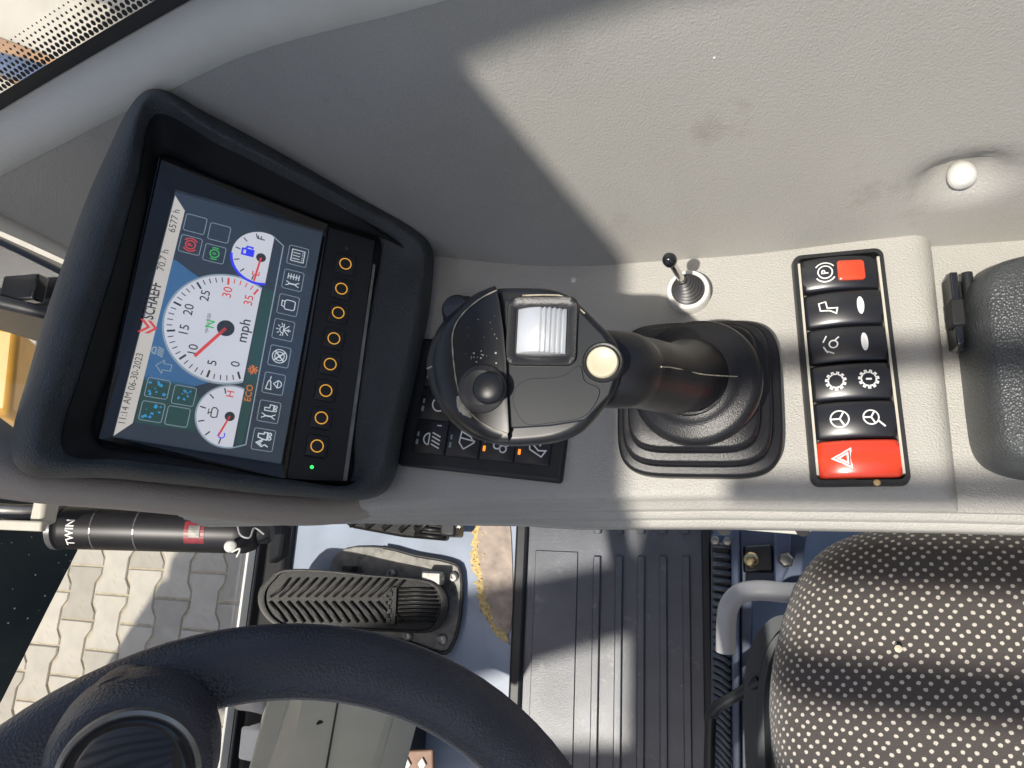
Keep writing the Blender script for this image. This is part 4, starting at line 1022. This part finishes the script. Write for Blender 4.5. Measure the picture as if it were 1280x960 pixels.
for l in cu.data.loops:
    p = cu.data.vertices[l.vertex_index].co; r = p - Vector((cc.x, cc.y, p.z)); drop = max(0, SZ + .003 - p.z)
    rn = Vector((r.x, r.y, 0)).normalized(); uv.data[l.index].uv = (p.x + rn.x * drop * .8, p.y + rn.y * drop * .8)
lathe('lint', U(1123, 811, SZ + .0105), [(.0022, -.002), (.0026, 0), (.001, .0008)], 'cream_button', st, n=7)
# base under the cushion
prism('seat_pan', [p + Vector((0, 0, SZ - .077)) + (cc - p) * .06 for p in ol], (0, 0, -.03), 'black_matte', st)
# unseen backrest behind the cushion, added to hold back light from the rear
lp = []
for z, hx0, hy0 in ((-.14, .03, .20), (-.10, .05, .225), (.10, .055, .24), (.35, .05, .225), (.50, .04, .19), (.54, .02, .15)):
    lp.append(superloop(Vector((.62 + .12 * (z + .14), -.19, 0)), hx0, hy0, z, n=40, e=3.5))
V, F = loft(lp, True, True); bk = fixn(mesh('backrest', V, F, 'seat_fabric', st, True))
uv = bk.data.uv_layers.new(name='UVMap')
for l in bk.data.loops:
    p = bk.data.vertices[l.vertex_index].co; uv.data[l.index].uv = (p.y, p.z)
# grey plastic cover of the suspension in front of the cushion
cv = [U(x, y, -.30) for x, y in [(992, 768), (966, 772), (944, 796), (932, 835), (930, 900), (934, 1010)]]
cvi = [U(x, y, -.30) for x, y in [(1000, 782), (974, 790), (958, 812), (948, 850), (946, 905), (950, 1010)]]
cvo = [U(x, y, -.34) for x, y in [(1000, 776), (968, 778), (950, 800), (940, 840), (938, 900), (942, 1010)]]
cvb = [p + Vector((.03, 0, -.12)) for p in cvo]
inn = [p + Vector((.05, 0, .004)) for p in cvi]; stp = [p + Vector((.0, 0, .008)) for p in cvi]; stp2 = [p + Vector((.006, 0, .008)) for p in cvi]
V, F = loft([catmull(l, 5) for l in (cvb, cvo, cv, cvi, stp, stp2, [p + Vector((.012, 0, -.001)) for p in cvi], [p + Vector((.05, 0, .0)) for p in cvi])], closed=False)
fixn(mesh('suspension_cover', V, F, 'seat_plastic', st, True, angle=50))
# blue steel pedestal rails
pd = thing('seat_pedestal', 'blue painted steel seat pedestal with black ribbed gaiter', 'pedestal', U(940, 860, FLZ))
zt = -.36
def strip(name, a, b, c_, d, z, th, m, bevel=.002): return prism(name, [U(*a, z), U(*b, z), U(*c_, z), U(*d, z)], (0, 0, -th), m, pd, bevel)
strip('front_post', (889, 668), (905, 668), (905, 1010), (889, 1010), -.44, .14, 'blue_steel')
strip('rail', (914, 660), (924, 660), (926, 1010), (916, 1010), -.385, .19, 'blue_steel')
strip('top_plate', (924, 660), (1010, 660), (1000, 742), (926, 742), -.405, .01, 'blue_steel')
strip('inner_post', (926, 742), (942, 742), (934, 1010), (926, 1010), -.40, .18, 'blue_steel')
strip('slot_bracket', (929, 682), (966, 680), (968, 716), (929, 716), -.392, .012, 'black_gloss', .003)
strip('bracket_flange', (968, 660), (990, 660), (986, 712), (968, 745), -.385, .015, 'blue_steel', .003)
for px, z in ((939, -.388), (982, -.382)):
    lathe('bracket_bolt', U(px, 700, z), [(.0085, 0), (.0085, .003), (.006, .006), (.002, .0065)], 'brass' if px < 950 else 'steel', pd, n=6 if px > 950 else 24)
for px, py in ((894, 676), (909, 677)): lathe('rail_rivet', U(px, py, -.382), [(.005, 0), (.004, .003), (.001, .0035)], 'steel', pd, n=12)
# ribbed gaiter: slats get tighter and turn downwards
gt = strip('gaiter', (890, 678), (913, 678), (914, 1010), (892, 1010), -.395, .03, 'black')
for k in range(34):
    t_ = k / 33; y = 682 + 300 * (t_ ** .92)
    sl_ = 2 + 26 * max(0, (t_ - .12)) 
    pth = [U(892, y + 0, -.392), U(899, y + sl_ * .25, -.3895), U(906, y + sl_ * .65, -.3895), U(913, y + sl_ * 1.15, -.392)]
    V, F = tubevf(catmull(pth, 3), .0032, 6, flat=.8); mesh('gaiter_rib', V, F, 'mat_rubber', gt)
# levers
o = tube('seat_lever', catmull([U(1010, 741, -.24), U(985, 741, -.24), U(950, 738, -.24), U(925, 742, -.245), U(912, 756, -.25), U(908, 775, -.255), U(907, 815, -.26)], 6), [.0088] * 37, 'grey_bar', None, 20)
tag(o, 'light grey bent tube lever sticking out below the seat', 'lever')
o = tube('adjuster_rod', catmull([U(950, 850, -.30), U(926, 866, -.31), U(902, 880, -.32), U(892, 890, -.325), U(888, 905, -.33), U(886, 1000, -.34)], 6), .0055, 'black', None, 12)
tag(o, 'thin black bent rod beside the seat suspension cover', 'rod')

# ================================================================== FLOOR MAT
fm = thing('floor_mat', 'dark grey ribbed rubber floor mat between pedals and seat', 'floor mat', U(770, 800, FLZ))
MZ = FLZ + .006
mx0, mx1 = U(641, 760, MZ).x, U(893, 760, MZ).x
box('mat_sheet', ((mx0 + mx1) / 2, -.33, FLZ + .0035), ((mx1 - mx0) / 2, .56, .0025), 'mat_rubber', fm, bevel=.001)
x_ = U(647, 760, MZ + .01).x; box('mat_edge', (x_, -.33, MZ + .003), (.009, .56, .0055), 'black', fm, bevel=.004)
xa, xb = U(667, 760, MZ).x, U(721, 760, MZ).x; ya = U(700, 689, MZ).y; yb = U(700, 660, MZ).y
for y0, y1 in ((-.9, ya), (yb, .23)):
    box('raised_field', ((xa + xb) / 2, (y0 + y1) / 2, MZ + .0008), ((xb - xa) / 2, (y1 - y0) / 2, .0016), 'mat_rubber', fm, bevel=.001)
for px in (745, 773, 801, 829, 858):
    x_ = U(px, 760, MZ + .004).x; y1 = U(px, 695, MZ + .004).y; y0 = U(px, 667, MZ + .004).y
    for a, b in ((-.9, y1), (y0, .23)):
        box('mat_rib', (x_, (a + b) / 2, MZ + .002), (.0052, (b - a) / 2, .0032), 'mat_rubber', fm, bevel=.0015)
x_ = U(884, 760, MZ).x; box('mat_edge', (x_, -.33, MZ + .004), (.006, .56, .007), 'black', fm, bevel=.003)

# ================================================================== PEDALS
pe = thing('drive_pedal', 'long black rubber treaded drive pedal on a dirty metal plate', 'pedal', U(470, 750, FLZ))
bp = catmull([U(x, y, FLZ + .008) for x, y in [(430, 686), (480, 684), (520, 694), (562, 702), (577, 716), (576, 770), (566, 806), (550, 816), (500, 800), (440, 800), (410, 770), (412, 710)]], 3, True)
prism('base_plate', bp, (0, 0, -.007), 'pedal_plate', pe, .0015)
rim = [p + Vector((0, 0, .002)) for p in bp][3:27]; tube('plate_gasket', rim, .003, 'black', pe, 8)
for px, py in ((567, 721), (553, 799), (490, 717), (510, 795)):
    b_ = lathe('plate_bolt', U(px, py, FLZ + .009), [(.0075, 0), (.0075, .003), (.0055, .0045), (.003, .0045), (.0028, .002), (.0002, .002)], 'steel', pe, n=18)
box('stop_bolt', U(541, 723, FLZ + .03), (.016, .010, .008), 'steel', pe, bevel=.003)
box('pedal_hinge', U(437, 712, FLZ + .03), (.008, .006, .012), 'black', pe, bevel=.002)
# pedal plane rises to the front
T0, T1 = U(560, 756, FLZ + .030), U(326, 752, FLZ + .10)
PX = (T1 - T0).normalized(); PN = PX.cross(Vector((0, -1, 0)));
PN = PN if PN.z > 0 else -PN
PY = PN.cross(PX)
def PP(px, py, h=0): return PL(px, py, T0 + PN * h, PN)
ed = [(337, 722), (352, 712), (400, 712), (460, 718), (520, 723), (548, 730), (560, 750), (556, 775), (540, 790), (500, 790), (430, 787), (360, 784), (338, 776), (325, 758), (325, 738)]
ol = catmull([PP(*p) for p in ed], 4, True); oc = sum(ol, Vector()) / len(ol)
lp = [[p - PN * .016 for p in ol], ol, [p + PN * .004 for p in ol], [oc + (p - oc) * .975 + PN * .0045 for p in ol], [oc + (p - oc) * .93 + PN * .004 for p in ol], [oc + (p - oc) * .92 for p in ol]]
V, F = loft(lp, True, True); pad = fixn(mesh('pedal_pad', V, F, 'pedal_rubber', pe, True, angle=50))
def rib_list(P0, pts, r, m, name, par):
    V, F = tubevf(pts, r, 6, up=PN, flat=.8); mesh(name, V, F, m, par)
for k in range(14):
    x = 352 + k * 11.2
    rib_list(0, [PP(x - 14, 746, .002), PP(x, 733 if k else 736, .003), PP(x + 10, 723, .002)], .0019, 'pedal_rubber', 'tread_rib', pad)
    rib_list(0, [PP(x - 15, 752, .002), PP(x - 5, 764, .003), PP(x + 6, 778, .002)], .0019, 'pedal_rubber', 'tread_rib', pad)
for k in range(9):
    y = 736 + k * 5.2; rib_list(0, [PP(498, y, .002), PP(525, y, .003), PP(549 - abs(k - 4) * 1.5, y, .002)], .0016, 'pedal_rubber', 'heel_rib', pad)
box('heel_bar', PP(492, 757, .002), (.0045, .026, .0025), 'pedal_rubber', pad, (PX, PY, PN), .001)
for k in range(4): box('heel_stud', PP(488 - k * .8, 742 + k * 11, .0045), (.003, .0035, .0015), 'pedal_rubber', pad, (PX, PY, PN), .0005)

p2 = thing('foot_rest_pedal', 'second ribbed rubber pedal half hidden under the console', 'pedal', U(510, 650, FLZ))
ol2 = [U(x, y, FLZ + .06) for x, y in [(415, 645), (470, 628), (566, 618), (556, 676), (500, 671), (440, 660)]]
pad2 = prism('pedal_pad', ol2, (0, 0, -.02), 'pedal_rubber', p2, .004)
for k in range(5): 
    x = 437 + k * 21
    V, F = tubevf([U(x, 657 + k * 2.2, FLZ + .061), U(x + 12, 648 + k * 1.5, FLZ + .062), U(x + 32, 637 + k, FLZ + .061)], .0045, 6, flat=.7); mesh('tread_rib', V, F, 'pedal_rubber', pad2)
for k in range(4):
    V, F = tubevf([U(518, 668 - k * 8.5, FLZ + .061), U(555, 672 - k * 8.5, FLZ + .061)], .0035, 6, flat=.7); mesh('heel_rib', V, F, 'pedal_rubber', pad2)
box('pedal_pivot', U(566, 652, FLZ + .045), (.012, .022, .02), 'black', p2, bevel=.004)
lathe('pivot_nut', U(574, 654, FLZ + .055), [(.008, 0), (.008, .006), (.004, .007)], 'black_gloss', p2, n=6)

p3 = thing('brake_pedal', 'rusty brown pedal plate with pale diamond studs under the wheel', 'pedal', U(510, 950, FLZ))
pts = [U(x, y, FLZ + .09) for x, y in [(478, 940), (541, 937), (541, 1000), (478, 1000)]]
bpl = prism('pedal_plate', pts, (0, 0, -.008), 'rust_plate', p3, .002)
for px in (490, 509, 528):
    for py in (955, 978): 
        c = U(px, py, FLZ + .091); prism('diamond_stud', [c + Vector((.006, 0, 0)), c + Vector((0, .008, 0)), c + Vector((-.006, 0, 0)), c + Vector((0, -.008, 0))], (0, 0, .003), 'white', bpl, .001)
tube('pedal_arm', [U(495, 930, FLZ + .08), U(505, 933, FLZ + .06), U(515, 930, FLZ)], .010, 'black', p3)

# ================================================================== STEERING
wt = math.radians(33); WNn = Vector((math.sin(wt), 0, math.cos(wt))); WC = CAM + (Vector((-.216, -.235, .105)) - CAM) * .87; WR = .182 * .87
wx, wy, _ = frame_from(WNn, (0, 1, 0))
sw_ = thing('steering_wheel', 'black leather grained steering wheel above the pedals', 'steering wheel', WC - WNn * .02)
path = circ(WC, WR, wx, wy, 96)
V, F = tubevf(path, .0164, 24, up=WNn, closed=True, flat=.92); fixn(mesh('rim', V, F, 'wheel_rubber', sw_, True))
lathe('hub', WC - WNn * .035, [(.055, 0), (.06, .01), (.052, .024), (.03, .03), (.001, .031)], 'wheel_rubber', sw_, WNn, 40)
ka = WC + wx * 0
kp_ = PL(178, 905, WC, WNn); kdir = (kp_ - WC).normalized(); kp_ = WC + kdir * WR
for adir in (kdir, Matrix.Rotation(math.radians(120), 3, WNn) @ kdir, Matrix.Rotation(math.radians(240), 3, WNn) @ kdir):
    sd_ = WNn.cross(adir); lp = []
    for t_, wd, dp, hh in ((.0, .028, .012, -.022), (.35, .022, .011, -.018), (.75, .024, .011, -.008), (.93, .036, .012, -.003), (1.0, .052, .012, 0)):
        c = WC + adir * (.03 + (WR - .03) * t_) + WNn * hh
        lp.append([c + sd_ * (wd * .5 * math.copysign(abs(math.cos(a)) ** .6, math.cos(a)) * 1.35) + WNn * (dp * math.copysign(abs(math.sin(a)) ** .8, math.sin(a))) for a in [2 * math.pi * i / 20 for i in range(20)]])
    V, F = loft(lp, True, True); fixn(mesh('spoke', V, F, 'wheel_rubber', sw_, True))
# spinner knob
kn = thing('spinner_knob', 'dark round spinner knob with silver ring on the wheel rim', 'knob', kp_)
kt_ = D(160, 974, .262); kax = (kt_ - kp_).normalized(); kl = (kt_ - kp_).length
kax = (kax * .4 + WNn * .6).normalized(); kb0 = kt_ - kax * .054
lathe('clamp', kp_ - WNn * .004, [(.012, -.024), (.014, -.02), (.014, .022), (.013, .030), (.012, .034)], 'wheel_rubber', kn, WNn, 36)
lathe('knob_body', kb0, [(.012, -.02), (.018, -.005), (.027, .011), (.031, .025), (.031, .038), (.0284, .0477), (.0248, .0522)], 'wheel_rubber', kn, kax, 48, angle=70)
lathe('knob_ring', kb0, [(.0249, .0518), (.0245, .0545), (.0232, .0554), (.0223, .0545), (.0221, .0522)], 'steel', kn, kax, 48)
lathe('knob_cap', kb0, [(.0222, .0513), (.0220, .0536), (.018, .0547), (.009, .0554), (.0005, .0556)], 'black_gloss', kn, kax, 48, angle=70)

# column
co = thing('steering_column', 'olive grey moulded steering column cover under the wheel', 'steering column', U(400, 930, FLZ))
def colsec(py, d): return [D(x, py, d) for x in ()]
tops = [(370, 845, .93), (384, 845, .89), (428, 845, .875), (470, 845, .878), (506, 850, .90)]
bots = [(300, 1040, .68), (345, 1040, .64), (394, 1040, .63), (425, 1040, .632), (448, 1040, .65)]
L1 = [D(*p) for p in tops]; L2 = [D(*p) for p in bots]
und = Vector((-.03, 0, -.10))
L1c = L1 + [L1[-1] + und, L1[0] + und]; L2c = L2 + [L2[-1] + und, L2[0] + und]
lpm = [[a.lerp(b, t_) for a, b in zip(L1c, L2c)] for t_ in (0, .25, .5, .75, 1)]
V, F = loft(lpm, True, True); fixn(mesh('column_cover', V, F, 'column', co, True, .008, 3, angle=30))
sm = [a.lerp(b, .0) for a, b in [(L1[2], L2[2])]]
tube('cover_seam', [L1[2].lerp(L2[2], t_) + (CAM - L1[2]).normalized() * .001 for t_ in (0, .3, .6, 1)], .0011, 'black_matte', co, 6)
prism('cover_flange', [D(340, 845, .93), D(372, 845, .92), D(322, 1040, .67), D(285, 1040, .68)], (0, 0, -.06), 'column', co, .006)
prism('cover_side', [D(506, 846, .905), D(516, 850, .93), D(460, 1040, .69), D(448, 1040, .66)], (0, 0, -.06), 'column', co, .004)
lathe('dark_spot', L1[1].lerp(L2[1], .38).lerp(L1[2].lerp(L2[2], .38), .62), [(.004, -.003), (.0038, 0), (.001, .0005)], 'black_matte', co, CAM - D(403, 920, .6), 8)  # small dark spot on the column cover
ft = thing('column_foot', 'black base of the steering column on the blue floor', 'column base', U(420, 900, FLZ))
box('foot_block', U(430, 930, FLZ + .06), (.10, .08, .06), 'black_soft', ft, bevel=.01)
tube('foot_hose', catmull([U(360, 870, FLZ + .16), U(340, 890, FLZ + .18), U(335, 930, FLZ + .15), U(350, 970, FLZ + .1)], 5), .010, 'white', ft)
tube('foot_hose', catmull([U(300, 880, FLZ + .1), U(330, 885, FLZ + .15), U(350, 900, FLZ + .1)], 5), .008, 'grey_bar', ft)
wb = thing('white_box', 'small white plastic box beside the steering column', 'box', U(322, 930, FLZ + .12))
wbt = [U(x, y, FLZ + .24) for x, y in [(308, 907), (336, 911), (331, 952), (304, 946)]]
prism('box_body', wbt, (0, 0, -.07), 'white', wb, .004); prism('box_lid', [p + (p - U(320, 930, FLZ + .24)) * .04 + Vector((0, 0, .002)) for p in wbt], (0, 0, .008), 'white', wb, .003)

# ================================================================== SPRAY CAN
ca = thing('spray_can', 'black spray can lying against the front window below the monitor', 'spray can', D(200, 660, .78))
e0, e1 = D(76, 659, .80), D(336, 666, .80)
cax = (e1 - e0).normalized(); cl = (e1 - e0).length
X, Y, Z_ = frame_from(cax, (0, 0, 1)); R_ = .0235
lathe('can_body', e0, [(.017, 0), (.022, .004), (R_, .010), (R_, cl * .86), (R_ * .97, cl * .90), (R_ * .8, cl * .94), (.012, cl * .96)], 'can', ca, cax, 48)
lathe('can_base', e0 - cax * .006, [(.020, 0), (.0245, .002), (.0245, .008), (.020, .010)], 'can_grey', ca, cax, 40)
lathe('nozzle', e1 - cax * .012, [(.012, -.004), (.012, .012), (.008, .016)], 'black', ca, cax, 24)
def CF(a, b):                                                # a along the can, b round it (0 = towards the camera)
    vd = (CAM - e0.lerp(e1, .5)); vd = (vd - vd.dot(cax) * cax).normalized(); sd2 = cax.cross(vd)
    th = b / R_; return e0 + cax * a + (vd * math.cos(th) + sd2 * math.sin(th)) * (R_ + .0004)
sg = 1 if (CF(.1, .01) - CF(.1, 0)).y > 0 else -1
P = Print(lambda u, v: CF(.024 - v, sg * u)); P.text('TWIN', (-.006, 0), .0125, weight=.015, squeeze=.9); P.build('brand_text', 'white_print', ca)
P = Print(lambda a, b: CF(a, b))
for a_ in (.045, .092): P.line([(a_, -.03 + .006 * k) for k in range(11)], .0016)
P.build('label_line', 'can_grey', ca)
P = Print(lambda u, v: CF(.158 - v, sg * u))
for k in range(8): P.poly([(-.014 + .003 * k, -.011), (-.011 + .003 * k, -.011), (-.011 + .003 * k, .011), (-.014 + .003 * k, .011)])
P.build('red_label', 'label_red', ca)
P = Print(lambda u, v: CF(.158 - v, sg * u))
for k in range(5): P.poly([(-.007 + .0025 * k, -.006), (-.0045 + .0025 * k, -.006), (-.0045 + .0025 * k, .006), (-.007 + .0025 * k, .006)])
P.fn = lambda u, v: CF(.158 - v, sg * u) ; P.build('pale_label', 'pedal_plate', ca).location = tuple((CAM - e0).normalized() * .0008)
wc_ = D(288, 683, .765); o = lathe('white_cap', wc_, [(.006, -.004), (.0065, 0), (.005, .004), (.001, .0055)], 'white', ca, CAM - wc_, 20)
tube('loose_wire', catmull([D(296, 650, .76), D(300, 668, .75), D(312, 672, .75), D(318, 660, .76), D(330, 668, .76)], 5), .0009, 'grey_bar', ca, 6)
tube('loose_wire', catmull([D(290, 690, .76), D(300, 686, .75), D(296, 696, .76)], 5), .001, 'white', ca, 6)
# bracket that carries the can
br = thing('can_bracket', 'black bracket at the window frame beside the spray can', 'bracket', D(345, 680, .82))
prism('bracket_plate', [D(336, 655, .86), D(356, 655, .86), D(350, 695, .88), D(334, 705, .88)], (0, 0, -.02), 'black', br, .003)
# window latch to the left of the can
la = thing('window_latch', 'worn metal window latch under the monitor hood corner', 'latch', D(45, 645, .72))
for k, (y, m_, r) in enumerate(((636, 'steel', .006), (646, 'black_gloss', .007), (655, 'steel', .005))):
    tube('latch_rod', [D(-40, y - 1, .74), D(30, y + 2, .74), D(52, y + 1, .75)], r, m_, la, 10)
box('latch_block', D(56, 640, .74), (.008, .012, .010), 'cream', la, bevel=.004)
box('latch_tongue', D(28, 657, .725), (.028, .005, .004), 'cream', la, bevel=.002)
